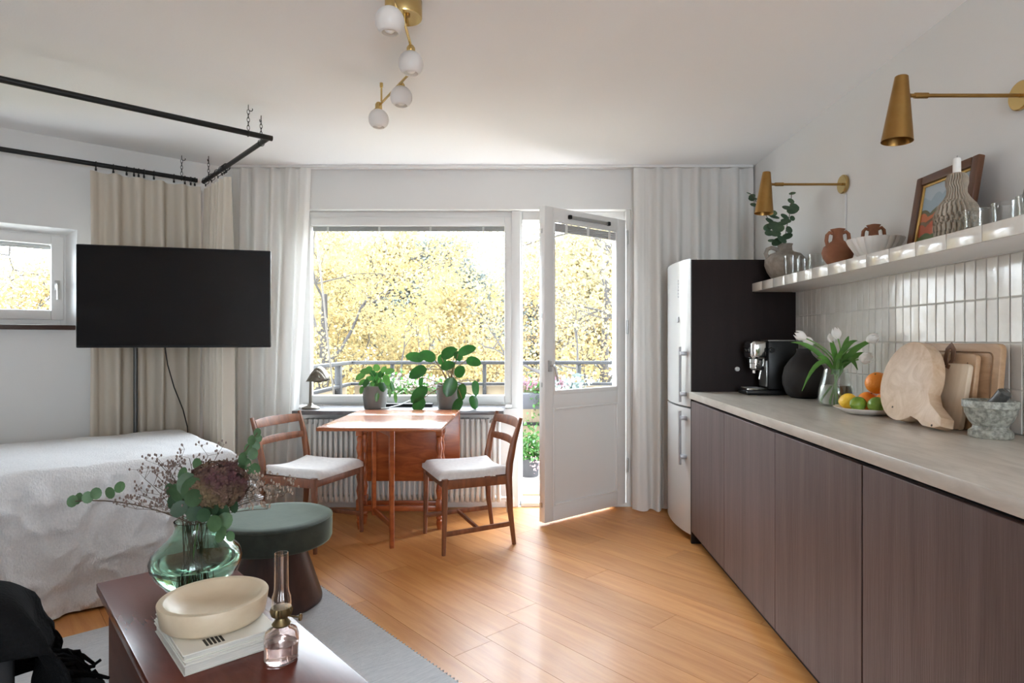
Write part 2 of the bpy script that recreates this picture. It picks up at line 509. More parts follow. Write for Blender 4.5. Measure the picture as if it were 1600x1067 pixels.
# stone window board
struct(MB().box(-1.60, -0.172, 4.115, 4.50, 0.702, 0.73, .004).build('window_sill', M('dark_slate', (0.10, 0.095, 0.10), 0.28, col2=(0.16, 0.155, 0.16), scale=14)))
bpy.data.objects['window_sill'].name = 'trim_1'
# door frame
df = struct(thing('trim_2', 'white frame of the balcony door', None))
mb = MB(); ring(mb, WIN_R + .0, DOOR_R, 0.0, WIN_Z1, 4.50, 4.62, .03, .035, .02, .06)
mb.box(DOOR_R - .033, DOOR_R, 4.435, 4.50, 0.0, WIN_Z1, .003)
mb.build('door_frame', m_trim, df)
MB().box(WIN_R + .02, DOOR_R - .03, 4.42, 4.62, 0.0, .03, .006).build('threshold', m_trim, df)
MB().box(WIN_R + .03, DOOR_R - .035, 4.62, 4.72, 0.0, .045, .006).build('outer_step', M('oak_step', srgb(170, 140, 105), .6), df)

# ------------------------------------------------------------------ open balcony door
HINGE = Vector((0.70, 4.43, 0)); FREE = Vector((0.10, 3.945, 0))
d = (FREE - HINGE); DW = d.length
door = struct(thing('door_1', 'white balcony door with glazed upper half standing ajar', None, HINGE, math.atan2(d.y, d.x)))
# local x from hinge to free edge; room face looks to local +y or -y:
rn = Vector((math.sin(math.atan2(-d.y, -d.x)), -math.cos(math.atan2(-d.y, -d.x)), 0))
ly = Vector((-d.y, d.x, 0)).normalized()
sg = 1 if ly.dot(rn) > 0 else -1
def dy(a, b): return (min(a * sg, b * sg), max(a * sg, b * sg))
DZ0, DZ1 = 0.022, 2.075
TH = 0.056
y0, y1 = dy(-TH, 0)
mb = MB()
mb.box(0, .085, y0, y1, DZ0, DZ1, .004); mb.box(DW - .075, DW, y0, y1, DZ0, DZ1, .004)
mb.box(.085, DW - .075, y0, y1, DZ1 - .085, DZ1, .004)
mb.box(.085, DW - .075, y0, y1, DZ0, DZ0 + .10, .004)
mb.box(.085, DW - .075, y0, y1, .76, .85, .004)
leaf = mb.build('door_leaf', m_trim, door)
y0, y1 = dy(-TH + .012, -.010)
MB().box(.08, DW - .07, y0, y1, DZ0 + .09, .77).build('door_panel', m_trim, door, smooth=False)
mb = MB()
y0, y1 = dy(-.012, .004)
ring(mb, .083, DW - .073, DZ0 + .098, .762, y0, y1, .014, .014, .014, .014, .005)
mb.build('panel_moulding', m_trim, door)
mb = MB(); ring(mb, .083, DW - .073, .848, DZ1 - .083, y0, y1, .016, .016, .03, .014, .005)
mb.build('glazing_bead', m_trim, door)
y0, y1 = dy(-.03, -.024)
MB().box(.08, DW - .07, y0, y1, .84, DZ1 - .08).build('pane', m_pane, door, smooth=False)
mb = MB()
y0, y1 = dy(-.022, -.004)
for i in range(6): mb.box(.10, DW - .09, y0, y1, DZ1 - .155 + i * .0095, DZ1 - .149 + i * .0095)
db = mb.build('door_blind', bpy.data.materials['blind_grey'], door, smooth=False)
mb = MB(); y0, y1 = dy(-.003, -.001)
for x in (.17, .38, .58): MB().box(x - .011, x + .011, y0, y1, DZ1 - .158, DZ1 - .09).build('ladder_tape', m_trim, db, smooth=False)
# check arm on the top rail
mb = MB(); y0, y1 = dy(0, .018)
mb.box(.19, .56, y0, y1, DZ1 - .062, DZ1 - .04, .004); ca = mb.build('door_check_bar', m_steel, door)
for x in (.19, .56):
    mb = MB(); y0, y1 = dy(.0, .024); mb.box(x - .012, x + .012, y0, y1, DZ1 - .065, DZ1 - .037, .006); mb.build('end_cap', m_black, ca)
# lever handle
mb = MB(); y0, y1 = dy(0, .008); mb.box(DW - .058, DW - .026, y0, y1, 1.0, 1.075, .006)
h = mb.build('escutcheon', m_steel, door)
mb = MB(); mb.tube([(DW - .042, sg * .005, 1.04), (DW - .042, sg * .045, 1.04), (DW - .05, sg * .05, 1.03), (DW - .07, sg * .05, .94)], [.008, .008, .008, .007], 10)
mb.build('lever', m_steel, h)
for z in (.12, .9, 1.35, 1.9):
    mb = MB(); y0, y1 = dy(-.036, -.022); mb.box(DW - .001, DW + .0025, y0, y1, z, z + .03); mb.build('lock_plate', m_steel, door, smooth=False)
for z in (.25, 1.25, 1.9):
    MB().lathe([(0, 0), (.009, 0), (.009, .1), (0, .1)], 12, (-.006, sg * .008, z)).build('hinge', m_steel, door)

# ------------------------------------------------------------------ small window in the alcove wall
w2 = struct(thing('window_2', 'small white casement window in the left wall beside the television', None, (0, 0, 0), ROT))
a0, a1, z0, z1 = W2
b0, b1, q0, q1 = a0 + .05, .44, 1.30, 1.857
mb = MB()
# splayed reveal, lofted from the wall face to the frame
o4 = [(a0 - .002, z0), (a1 + .002, z0), (a1 + .002, z1 + .002), (a0 - .002, z1 + .002)]
i4 = [(b0, q0), (b1, q0), (b1, q1), (b0, q1)]
vs = [(p[0], LEFT_N - .001, p[1]) for p in o4] + [(p[0], LEFT_N + .10, p[1]) for p in i4] + [(p[0], LEFT_N + .10, p[1]) for p in o4]
fs = [(i, (i + 1) % 4, 4 + (i + 1) % 4, 4 + i) for i in range(4)] + [(4 + i, 4 + (i + 1) % 4, 8 + (i + 1) % 4, 8 + i) for i in range(4)]
mb.add(vs, fs).build('reveal', m_trim, w2, smooth=False)
mb = MB(); ring(mb, b0 - .03, b1 + .03, q0 - .01, q1 + .03, LEFT_N + .09, LEFT_N + .17, .06, .055, .065, .055); mb.build('window_frame', m_trim, w2)
mb = MB(); ring(mb, b0 + .01, b1 - .006, q0 + .03, q1 - .008, LEFT_N + .075, LEFT_N + .14, .06, .062, .06, .055, .006); mb.build('window_sash', m_trim, w2)
MB().box(b0 + .06, b1 - .06, LEFT_N + .105, LEFT_N + .111, q0 + .08, q1 - .06).build('pane', m_pane, w2, smooth=False)
mb = MB()
for i in range(4): mb.box(b0 + .07, b1 - .066, LEFT_N + .113, LEFT_N + .13, q1 - .09 + i * .007, q1 - .085 + i * .007)
mb.build('window_blind', bpy.data.materials['blind_grey'], w2, smooth=False)
mb = MB(); mb.box(b1 - .052, b1 - .024, LEFT_N + .066, LEFT_N + .0755, 1.51, 1.575, .004); h = mb.build('handle_plate', m_steel, w2)
mb = MB(); mb.tube([(b1 - .038, LEFT_N + .07, 1.55), (b1 - .038, LEFT_N + .03, 1.55), (b1 - .038, LEFT_N + .028, 1.54), (b1 - .038, LEFT_N + .03, 1.455)], .007, 10); mb.build('handle', m_steel, h)
o = struct(MB().box(a0 - .01, a1 - .012, LEFT_N - .05, LEFT_N + .085, 1.268, 1.296, .003).build('trim_3', M('brown_sill_board', (0.045, 0.02, 0.014), 0.4))); o.rotation_euler = (0, 0, ROT)

# ------------------------------------------------------------------ balcony
m_beige = M('beige_panel', (0.30, 0.235, 0.155), 0.6)
m_rail = M('grey_rail_paint', (0.013, 0.0125, 0.014), 0.6)
struct(MB().box(-1.9, 2.6, 4.72, 6.35, -0.25, -0.04).build('balcony_floor', M('balcony_slab', (0.55, 0.49, 0.43), .8, col2=(.46, .41, .36), scale=3)))
br = thing('balcony_railing', 'grey balcony railing with beige panels outside the window', 'railing', (0, 6.1, -0.04))
RY = 6.1
mb = MB(); mb.box(-1.79, 2.6, RY - .03, RY + .03, .965, 1.0, .006); mb.build('top_rail', m_rail, br, world=True)
mb = MB(); mb.box(-1.79, 2.6, RY - .02, RY + .02, .755, .785, .004); mb.build('middle_rail', m_rail, br, world=True)
mb = MB(); mb.box(-1.79, 2.6, RY - .02, RY + .02, .355, .385, .004); mb.build('lower_rail', m_rail, br, world=True)
mb = MB(); mb.box(-1.82, -1.76, 4.74, RY - .03, .965, 1.0, .006); mb.build('top_rail', m_rail, br, world=True)
mb = MB(); mb.box(-1.81, -1.77, 4.74, RY - .03, .755, .785, .004); mb.build('middle_rail', m_rail, br, world=True)
for x in (-1.367, -.447, .498, 1.43, 2.36):
    mb = MB(); mb.box(x - .018, x + .018, RY - .018, RY + .018, -.04, .97, .003); mb.build('post', m_rail, br, world=True)
for y in (5.74, 4.8):
    mb = MB(); mb.box(-1.82, -1.765, y - .03, y + .03, -.04, .97, .003); mb.build('post', m_rail, br, world=True)
for a, b in ((-1.75, -.885), (-.88, .025), (.03, .96), (.965, 1.89)):
    mb = MB(); mb.box(a, b, RY + .021, RY + .034, -.02, .75); mb.build('panel', m_beige, br, world=True, smooth=False)
mb = MB(); mb.box(-1.83, -1.822, 4.75, RY, -.02, .75); mb.build('panel', m_beige, br, world=True, smooth=False)

# ================================================================== kitchen along the right wall
TOPZ, KX, PANEL_Y = 0.90, 0.955, 3.617
WT = 1.574                                   # face of the tiles
units = [(3.0, 3.598), (2.378, 2.995), (1.760, 2.373), (1.15, 1.750), (0.53, 1.145)]
unit_lab = ['dark brown handleless base cabinet nearest the fridge', 'dark brown base cabinet, second from the fridge, under the tulip vase',
            'dark brown base cabinet left of the wide dark joint', 'dark brown base cabinet in the foreground, cut by the right edge',
            'dark brown base cabinet nearest the camera, past the right edge']
for (ya, yb), lab in zip(units, unit_lab):
    c = thing('base_cabinet', lab, 'cabinet', ((KX + 1.5) / 2, (ya + yb) / 2, 0), group='dark kitchen base cabinets')
    MB().box(KX + .021, WALL_X - .005, ya, yb, .09, .846).build('cabinet_body', m_cabdark, c, world=True, smooth=False)
    gap = .0012
    MB().box(KX, KX + .02, ya - .0025 + gap, yb + .0025 - gap, .078, .846, .0015, 1).build('cabinet_door', m_cab, c, world=True)
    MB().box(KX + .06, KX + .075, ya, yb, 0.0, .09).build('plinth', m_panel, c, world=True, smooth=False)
o = MB().box(.944, WT - .001, .5, PANEL_Y - .002, .861, TOPZ, .003).build('worktop', m_top)
tag(o, 'long pale stone-look worktop over the dark cabinets', 'worktop')

# tall fridge side panel and fridge
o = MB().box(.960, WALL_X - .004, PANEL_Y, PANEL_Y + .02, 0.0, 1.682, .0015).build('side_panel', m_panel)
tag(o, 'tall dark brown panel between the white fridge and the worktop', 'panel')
fr = thing('fridge', 'tall white fridge freezer with rounded front and bar handles', 'fridge', (1.25, 3.94, 0))
FY0, FY1, FX = PANEL_Y + .026, 4.235, .957
MB().box(FX + .045, 1.575, FY0, FY1, .03, 1.686, .006).build('fridge_body', m_fridge, fr, world=True)
MB().box(FX + .08, 1.5, FY0 + .02, FY1 - .02, 0.0, .03).build('fridge_foot', m_plastic_b, fr, world=True, smooth=False)
def bowed_door(z0, z1, name):
    poly = []
    n = 14
    for i in range(n + 1):
        u = i / n
        poly.append((FX - .038 * (1 - (2 * u - 1) ** 2) + .006 * (abs(2 * u - 1) ** 6), FY0 + .002 + (FY1 - FY0 - .004) * u))
    poly += [(FX + .043, FY1 - .002), (FX + .043, FY0 + .002)]
    poly.reverse()
    mb = MB(); mb.prism(poly, z0, z1)
    return mb.build(name, m_fridge, fr, world=True, angle=30)
up_d = bowed_door(.807, 1.692, 'fridge_door'); lo_d = bowed_door(.045, .795, 'freezer_door')
m_handle = M('grey_handle', (0.33, 0.33, 0.34), 0.4, metal=0.6)
for nm, za, zb, par in (('door_handle', .83, 1.165, up_d), ('door_handle', .45, .775, lo_d)):
    mb = MB()
    hx, hy = .915, FY0 + .07
    mb.tube([(hx, hy, za), (hx, hy, zb)], .0085, 10)
    hb = mb.build(nm, m_handle, None)
    hb.parent = par
    inv = Matrix.Translation(fr.location).inverted()
    hb.data.transform(inv)
    for z in (za + .05, zb - .04):
        mb = MB(); mb.box(hx - .004, FX + .004, hy - .03, hy + .01, z - .012, z + .012, .003)
        b = mb.build('handle_bracket', m_handle, None); b.parent = par; b.data.transform(inv)
mb = MB()
for z in (1.47, 1.49, 1.51, 1.53, 1.55, 1.57): mb.box(FX - .033, FX - .029, 3.80, 3.825, z, z + .009)
mb.build('badge_lettering', M('badge_grey', (.35, .35, .36), .4, metal=.6), fr, world=True, smooth=False)
mb = MB(); mb.box(FX - .036, FX - .028, 3.79, 3.825, 1.315, 1.35, .003); mb.build('badge', m_handle, fr, world=True)

# backsplash tiles: each tile of its own, 5 x 15 cm standing
bs = struct(MB().box(WT + .0024, WALL_X - .0005, 1.30, PANEL_Y - .0005, TOPZ + .0005, 1.500).build('wall_right_backsplash', m_grout, None, smooth=False))
bs.name = 'wall_backsplash'
TWY = 0.052
rows = [(TOPZ + .002, 1.0405), (1.0435, 1.1935), (1.1965, 1.3435), (1.3465, 1.487)]
protos = []
trng = random.Random(11)
def tile_mesh(h, q):
    mb = MB()
    w = TWY - .003
    nu, nv = 4, 7
    ph = trng.random() * 20
    # slightly uneven hand-made face, edges rounded back
    def f(u, v):
        e = min(u, 1 - u) * w; e2 = min(v, 1 - v) * h
        r = 0.0
        if u in (0, 1) or v in (0, 1): r = .0016
        bulge = .0009 * fbm(u * 1.2 + ph, v * 2.4, q) 
        return Vector((r + bulge if r == 0 else r, (u - .5) * w, v * h))
    us = [0, .06, .5, .94, 1]; vsn = [0, .02, .35, .65, .98, 1]
    vs = [f(u, v) for v in vsn for u in us]
    fs = [(j * 5 + i, (j + 1) * 5 + i, (j + 1) * 5 + i + 1, j * 5 + i + 1) for j in range(5) for i in range(4)]
    mb.add(vs, fs)
    return mb
tm = {}
for r, (za, zb) in enumerate(rows):
    tm[r] = []
    for q in range(5):
        o = tile_mesh(zb - za, q * 3.1 + r).build('tile', m_tile, bs, angle=16)
        tm[r].append(o)
ncol = int((PANEL_Y - 1.34) / TWY)
first = set()
for r, (za, zb) in enumerate(rows):
    for i in range(ncol):
        q = trng.randrange(5)
        src = tm[r][q]
        o = src if (r, q) not in first else dup_part(src, bs)
        first.add((r, q))
        o.location = (WT, PANEL_Y - .003 - TWY * (i + .5), za)
        o.rotation_euler = (trng.uniform(-.004, .004), trng.uniform(-.006, .006), trng.uniform(-.014, .014))

# tiled shelf
SH_X, SH_Z = 1.318, 1.540
sh = thing('wall_shelf', 'long white tile-fronted shelf above the backsplash', 'shelf', (1.45, 2.4, 1.49))
MB().box(SH_X + .009, WALL_X - .001, 1.2, PANEL_Y - .001, 1.490, SH_Z - .009, .002).build('shelf_board', m_trim, sh, world=True)
MB().box(WT - .018, WALL_X - .001, 1.2, PANEL_Y - .001, 1.4885, 1.4899).build('shelf_strip', m_trim, sh, world=True, smooth=False)
yy = PANEL_Y - .001
TL = .153
while yy > 1.25:
    ya = max(yy - TL + .002, 1.2)
    MB().box(SH_X, SH_X + .0088, ya, yy, 1.490, SH_Z, .002).build('edge_tile', m_tile, sh, world=True)
    mb = MB(); mb.box(SH_X + .0095, SH_X + .13, ya, yy, SH_Z - .0088, SH_Z, .0015); mb.build('top_tile', m_tile, sh, world=True)
    mb = MB(); mb.box(SH_X + .132, WALL_X - .002, ya, yy, SH_Z - .0088, SH_Z, .0015); mb.build('top_tile', m_tile, sh, world=True)
    yy -= TL

# ------------------------------------------------------------------ brass wall lamps
def sconce(y, lab):
    z = 1.990
    t = thing('wall_lamp', lab, 'wall lamp', (WALL_X, y, z), group='brass cone wall lamps')
    mb = MB(); mb.lathe([(0, 0), (.045, 0), (.047, .004), (.047, .014), (.043, .018), (0, .018)], 40, m=Matrix.Rotation(-PI / 2, 4, 'Y'))
    mb.build('wall_plate', m_brass2, t)
    mb = MB(); mb.tube([(-.018, 0, 0), (-.365, 0, 0)], .0062, 12); mb.tube([(-.31, 0, 0), (-.352, 0, 0)], .0092, 12)
    mb.build('arm', m_brass, t)
    mb = MB(); mb.tube([(-.362, 0, 0), (-.39, 0, 0)], .005, 10); mb.ellipsoid((-.372, 0, 0), (.008, .008, .008)); mb.build('joint', m_brass, t)
    R = Matrix.Translation((-.398, 0, 0)) @ Matrix.Rotation(math.radians(4), 4, 'Y')
    prof = [(.0, .062), (.018, .0615), (.0196, .060), (.0465, -.148), (.0455, -.148), (.0187, .056), (.0, .058)]
    mb = MB(); mb.lathe(prof, 40, m=R); mb.build('lamp_shade', m_brass, t)
    mb = MB(); mb.lathe([(0, .05), (.012, .045), (.012, -.06), (.0, -.06)], 16, m=R); mb.build('lamp_holder', m_black, t)
    mb = MB(); mb.ellipsoid((0, 0, -.098), (.017, .017, .03), m=R); mb.build('bulb', M('frosted_bulb', (.8, .78, .72), .2), t)
    return t
sconce(3.08, 'brass cone wall lamp in the background above the eucalyptus jug')
sconce(1.964, 'brass cone wall lamp nearest the camera, high above the picture frame')
o = MB().box(WALL_X - .008, WALL_X - .0005, 3.06, 3.072, SH_Z + .001, 1.935, .002).build('cable_channel', m_trim)
tag(o, 'slim white cable channel running down the wall under the far wall lamp', 'cable channel')

# ================================================================== drop-leaf table, chairs, radiator, window board
TZ = 0.742
tb = thing('drop_leaf_table', 'reddish wooden drop-leaf table with turned legs under the window', 'table', (-.78, 3.66, 0))
def tbm(): return MB()
mb = tbm(); mb.box(-1.13, -.463, 3.793, 4.062, TZ - .02, TZ, .004); mb.build('table_top', m_tabletop, tb, world=True)
mb = tbm(); mb.box(-1.13, -.463, 3.235, 3.790, TZ - .02, TZ, .004); mb.build('raised_leaf', m_tabletop, tb, world=True)
mb = tbm(); mb.box(-1.13, -.463, 4.066, 4.084, TZ - .475, TZ - .002, .004); mb.build('hanging_leaf', m_teakred, tb, world=True)
def turned_leg(x, y):
    z1 = TZ - .02
    prof = [(0, 0), (.013, 0), (.017, .02), (.021, .05), (.014, .06), (.020, .068), (.020, .075), (.014, .085)]
    zz = .2
    prof2 = [(.015, .19)]
    for i in range(4):
        b = .20 + i * .09
        prof2 += [(.014, b), (.0175, b + .02), (.0225, b + .045), (.0175, b + .07), (.014, b + .085)]
    prof3 = [(.019, .575), (.019, .583), (.014, .59)]
    mb = MB(); mb.lathe(prof + [(.0, .09)], 18, (x, y, 0))
    mb.box(x - .02, x + .02, y - .02, y + .02, .085, .19, .003)
    mb.lathe([(0, .185)] + prof2 + prof3 + [(0, .60)], 18, (x, y, 0))
    mb.box(x - .02, x + .02, y - .02, y + .02, .595, z1 - .0005, .003)
    return mb
for x in (-1.083, -.575):
    for y in (3.905, 4.02):
        turned_leg(x, y).build('turned_leg', m_teakred, tb, world=True)
mb = MB(); mb.box(-1.06, -.60, 3.893, 3.908, .62, TZ - .021, .002); mb.build('apron', m_teakred, tb, world=True)
mb = MB(); mb.box(-1.06, -.60, 4.016, 4.03, .62, TZ - .021, .002); mb.build('apron', m_teakred, tb, world=True)
for y in (3.905, 4.02):
    mb = MB(); mb.box(-1.062, -.596, y - .011, y + .011, .115, .15, .003); mb.build('stretcher', m_teakred, tb, world=True)
for x in (-1.083, -.575):
    mb = MB(); mb.box(x - .011, x + .011, 3.926, 3.999, .12, .155, .003); mb.build('stretcher', m_teakred, tb, world=True)
# swing gate under the raised leaf
P0 = Vector((-.985, 3.874, 0)); P1 = Vector((-.798, 3.546, 0))
g = (P1 - P0).normalized()
mb = MB(); mb.beam([P0 + Vector((0, 0, .10)), P0 + Vector((0, 0, TZ - .0215))], .026, .026, up=g); mb.build('gate_post', m_teakred, tb, world=True)
mb = MB(); mb.beam([P1, P1 + Vector((0, 0, TZ - .0215))], [.024, .030], [.024, .030], up=g); mb.build('gate_leg', m_teakred, tb, world=True)
for z in (.13, .66):
    mb = MB(); mb.beam([P0 + g * .013 + Vector((0, 0, z)), P1 - g * .013 + Vector((0, 0, z))], .02, .032); mb.build('gate_rail', m_teakred, tb, world=True)

def chair(name, lab, centre, fwd):
    """teak chair, local +x is forward; footprint 0.40 deep, 0.445 wide"""
    t = thing(name, lab, 'chair', (centre[0], centre[1], 0), math.atan2(fwd[1], fwd[0]), group='teak dining chairs at the table')
    hw, hf, hr = .215, .195, .20
    for s in (-1, 1):
        mb = MB(); mb.beam([(hf + .005, s * (hw), 0), (hf, s * hw, .22), (hf - .003, s * hw, .425)], [.020, .027, .032], [.020, .027, .034], up=(1, 0, 0), bev=.6)
        mb.build('leg', m_teak, t)
        mb = MB(); mb.beam([(-hr - .035, s * (hw - .025), 0), (-hr - .01, s * (hw - .025), .2), (-hr, s * (hw - .025), .40), (-hr - .006, s * (hw - .025), .48), (-hr - .03, s * (hw - .022), .60), (-hr - .075, s * (hw - .015), .745)],
                           [.020, .026, .030, .028, .025, .018], [.022, .030, .038, .040, .034, .020], up=(1, 0, 0), bev=.6)
        mb.build('back_leg', m_teak, t)
        mb = MB(); mb.beam([(hf, s * (hw - .004), .392), (-hr, s * (hw - .027), .385)], .02, .05, bev=.8); mb.build('side_rail', m_teak, t)
        mb = MB(); mb.beam([(hf, s * (hw - .004), .115), (-hr - .02, s * (hw - .025), .125)], .016, .026, bev=.8); mb.build('side_stretcher', m_teak, t)
    mb = MB(); mb.beam([(hf - .004, -hw, .395), (hf - .004, hw, .395)], .02, .048, bev=.8); mb.build('front_rail', m_teak, t)
    mb = MB(); mb.beam([(-hr, -hw + .03, .39), (-hr, hw - .03, .39)], .02, .045, bev=.8); mb.build('back_rail', m_teak, t)
    mb = MB(); mb.beam([(-.01, -hw + .006, .12), (-.01, hw - .006, .12)], .016, .022, bev=.8); mb.build('cross_stretcher', m_teak, t)
    def slat(z, hgt, x0, bow, tw):
        pts = []
        for i in range(11):
            u = i / 10 * 2 - 1
            pts.append((x0 - bow * (1 - u * u), u * (hw - .028), z))
        hs = [hgt * (0.82 + .18 * (1 - (i / 5 - 1) ** 2)) for i in range(11)]
        mb = MB(); mb.beam(pts, [.013] * 11, hs, up=(-.28, 0, 1), bev=.8); return mb
    slat(.705, .058, -hr - .06, .035, 0).build('back_slat', m_teak, t)
    slat(.60, .046, -hr - .028, .035, 0).build('back_slat', m_teak, t)
    # upholstered seat, dished from side to side
    def top(u, v, up):
        x = -hr - .012 + u * (hf + hr + .042)
        wd = (hw - .008) * (0.90 + .12 * u) 
        y = (v * 2 - 1) * wd
        e = min(u, 1 - u, v, 1 - v)
        rim = max(0, 1 - e / .10)
        zt = .454 + .024 * (2 * v - 1) ** 2 - .012 * math.sin(PI * u) + .006 * u
        if up: return Vector((x * (1 - .02 * rim ** 2), y * (1 - .03 * rim ** 3), zt - .026 * rim ** 2.4 - .016 * max(0, (u - .72) / .28) ** 2))
        return Vector((x * .985, y * .97, .4165))
    mb = MB()
    n = 18
    mb.grid(n, n, lambda u, v: top(u, v, True))
    k = len(mb.v)
    mb.grid(n, n, lambda u, v: top(u, v, False))
    mb.f[-(n - 1) * (n - 1):] = [tuple(reversed(f)) for f in mb.f[-(n - 1) * (n - 1):]]
    border = [i for i in range(n)] + [j * n + n - 1 for j in range(1, n)] + [(n - 1) * n + i for i in range(n - 2, -1, -1)] + [j * n for j in range(n - 2, 0, -1)]
    for a, b in zip(border, border[1:] + border[:1]): mb.f.append((b, a, k + a, k + b))
    mb.build('seat', m_seat, t, angle=80)
    return t
chair('dining_chair', 'teak dining chair to the right of the table, nearest the balcony door', (-.381, 3.695), (-.365, -.1585))
chair('dining_chair', 'teak dining chair to the left of the table, beside the bed', (-1.318, 3.715), (.937, -.35))

# ------------------------------------------------------------------ column radiator below the window board
rd = thing('radiator', 'white column radiator under the window behind the table', 'radiator', (-.9, 4.30, 0))
m_rad = M('radiator_enamel', (.70, .69, .66), .4)
NF = 38
col = None
for i in range(NF):
    x = -1.565 + i * .0365
    if col is None:
        mb = MB()
        for dyy in (-.045, .045):
            pts = [(0, dyy * .6, .0), (0, dyy, .03), (0, dyy, .53), (0, dyy * .6, .56)]
            mb.tube(pts, [.010, .0125, .0125, .010], 8)
        mb.box(-.0165, .0165, -.038, .038, -.012, .028, .010); mb.box(-.0165, .0165, -.038, .038, .532, .572, .010)
        col = mb.build('radiator_column', m_rad, rd)
        o = col
    else:
        o = dup_part(col, rd)
    o.location = (x + .9, 0, .085)
mb = MB(); mb.tube([(-.205, 4.29, .10), (-.165, 4.29, .10), (-.15, 4.29, .085), (-.15, 4.29, .0)], .011, 10); mb.tube([(-.15, 4.29, .04), (-.15, 4.29, .075)], .018, 12)
mb.build('valve_pipe', m_trim, rd, world=True)
for x in (-1.45, -.4):
    mb = MB(); mb.box(x - .01, x + .01, 4.35, 4.419, .2, .24); mb.build('wall_bracket', m_trim, rd, world=True, smooth=False)

# ------------------------------------------------------------------ plants on the window board
SILL = .7305
m_pot = M('grey_stoneware', (.155, .150, .138), .55, col2=(.185, .18, .165), scale=20)
m_soil = M('soil', (.02, .014, .01), 1.0)
def leafmat(nm, c1, c2, tl=.35, rough=.35):
    return M(nm, c1, rough, col2=c2, scale=14, translucent=tl, rand=.18)
m_leafA = leafmat('peperomia_leaf', (.014, .072, .012), (.026, .115, .02), .22, .28)
m_leafB = leafmat('small_leaf', (.035, .12, .02), (.075, .19, .04), .3, .3)
m_stemr = M('reddish_stem', (.16, .10, .03), .5)
m_stemg = M('green_stem', (.10, .22, .04), .5)
def pot(t, r, h):
    mb = MB(); mb.lathe([(0, 0), (r * .80, 0), (r * .84, .004), (r * .95, h * .5), (r, h - .004), (r * .985, h), (r * .93, h), (r * .91, h - .02), (0, h - .02)], 40)
    mb.build('pot', m_pot, t)
    MB().lathe([(0, h - .018), (r * .92, h - .018)], 30).build('soil', m_soil, t)
def at(px, py, t): return Vector(((px - CX) * t / FOCAL, t, HORIZON_Z - (py - CY) * t / FOCAL))
def plant_leaf(t, base, tip_pt, L, wd, mat, stem_r=.0022, face=(0, -1, .3), stemmat=None, axis=None, droop=.12):
    """stem from base to the leaf, blade along axis"""
    b = Vector(base); e = Vector(tip_pt)
    mid = (b + e) / 2 + Vector((0, 0, .25 * (e - b).length * .35))
    ax = Vector(axis) if axis is not None else (e - mid)
    mb = MB(); mb.leaf(e, ax, face, L, wd, droop, .22, 8, tip=.9)
    lf = mb.build('leaf', mat, t, world=True, angle=80)
    mb = MB()
    pts = [b * (1 - u) ** 2 + mid * 2 * u * (1 - u) + e * u * u for u in (0, .2, .4, .6, .8, 1)]
    mb.tube(pts, stem_r, 6)
    s = mb.build('leaf_stem', stemmat or m_stemr, None)
    s.data.transform(Matrix.Translation(t.location).inverted()); s.parent = lf
    return lf
# large-leaved plant; leaves traced as centre pixel, length, width, blade angle in the picture plane
p2 = thing('potted_plant', 'large-leaved green plant in a grey pot on the window board', 'plant', (-.556, 4.262, SILL))
pot(p2, .094, .165)
crown = Vector((-.545, 4.262, SILL + .15))
MB().tube([crown, crown + Vector((.01, 0, .10)), crown + Vector((.015, .0, .16))], [.014, .012, .009], 10).build('trunk', m_stemr, p2, world=True)
big = [ # px, py of the blade's middle, length px, width px, angle (deg, 0 = right, 90 = up), depth offset
 (648, 558, 30, 17, 165, .03), (668, 556, 28, 18, 150, -.04), (653, 582, 31, 21, 200, -.06), (702, 551, 29, 19, 30, .05), (730, 547, 32, 16, 22, -.03),
 (740, 565, 24, 16, -10, .06), (700, 571, 24, 15, 20, -.07), (716, 556, 16, 14, -70, .0), (719, 580, 22, 16, 60, -.05), (703, 604, 30, 21, 250, -.11),
 (722, 612, 26, 15, 262, -.09), (743, 606, 24, 11, 275, .02), (655, 616, 33, 20, 225, -.10), (655, 632, 26, 20, 235, -.13), (715, 634, 26, 16, 240, -.12), (740, 628, 22, 13, 285, -.05), (658, 596, 13, 8, 262, .05), (690, 561, 18, 13, 100, .08)]
rg = random.Random(5)
for (x, y, L, w, an, dz) in big:
    t = 4.262 + dz
    a = math.radians(an)
    sc = t / FOCAL
    L3, w3 = L * sc * 1.02, w * sc * 1.08
    ax = Vector((math.cos(a), rg.uniform(-.25, .1), math.sin(a)))
    mid = at(x, y, t)
    base = mid - ax.normalized() * L3 * .5
    plant_leaf(p2, crown + Vector((rg.uniform(-.01, .01), 0, rg.uniform(-.02, .12))), base, L3, w3, m_leafA, .0036, (rg.uniform(-.3, .3), -1, .55), axis=ax, droop=.06)
# small bushy plant
p1 = thing('potted_plant', 'small bushy green plant in a grey pot beside the shell lamp', 'plant', (-1.076, 4.262, SILL))
pot(p1, .087, .158)
c1 = Vector((-1.076, 4.262, SILL + .145))
small = [(563, 588, 15, 10, 200), (571, 580, 15, 10, 170), (588, 574, 12, 10, 100), (609, 580, 16, 10, 20), (587, 589, 14, 12, 250), (604, 593, 15, 10, 300), (572, 599, 12, 10, 230),
         (585, 602, 14, 12, 265), (597, 604, 13, 10, 290), (577, 592, 12, 9, 190), (596, 584, 13, 10, 50), (582, 583, 12, 9, 130), (565, 609, 10, 6, 255), (613, 604, 13, 6, 285), (618, 620, 15, 5, 275), (609, 613, 12, 5, 270), (589, 620, 12, 6, 262), (577, 576, 10, 8, 140), (600, 577, 11, 8, 60), (592, 597, 12, 10, 240), (606, 602, 11, 8, 310), (566, 597, 11, 8, 210)]
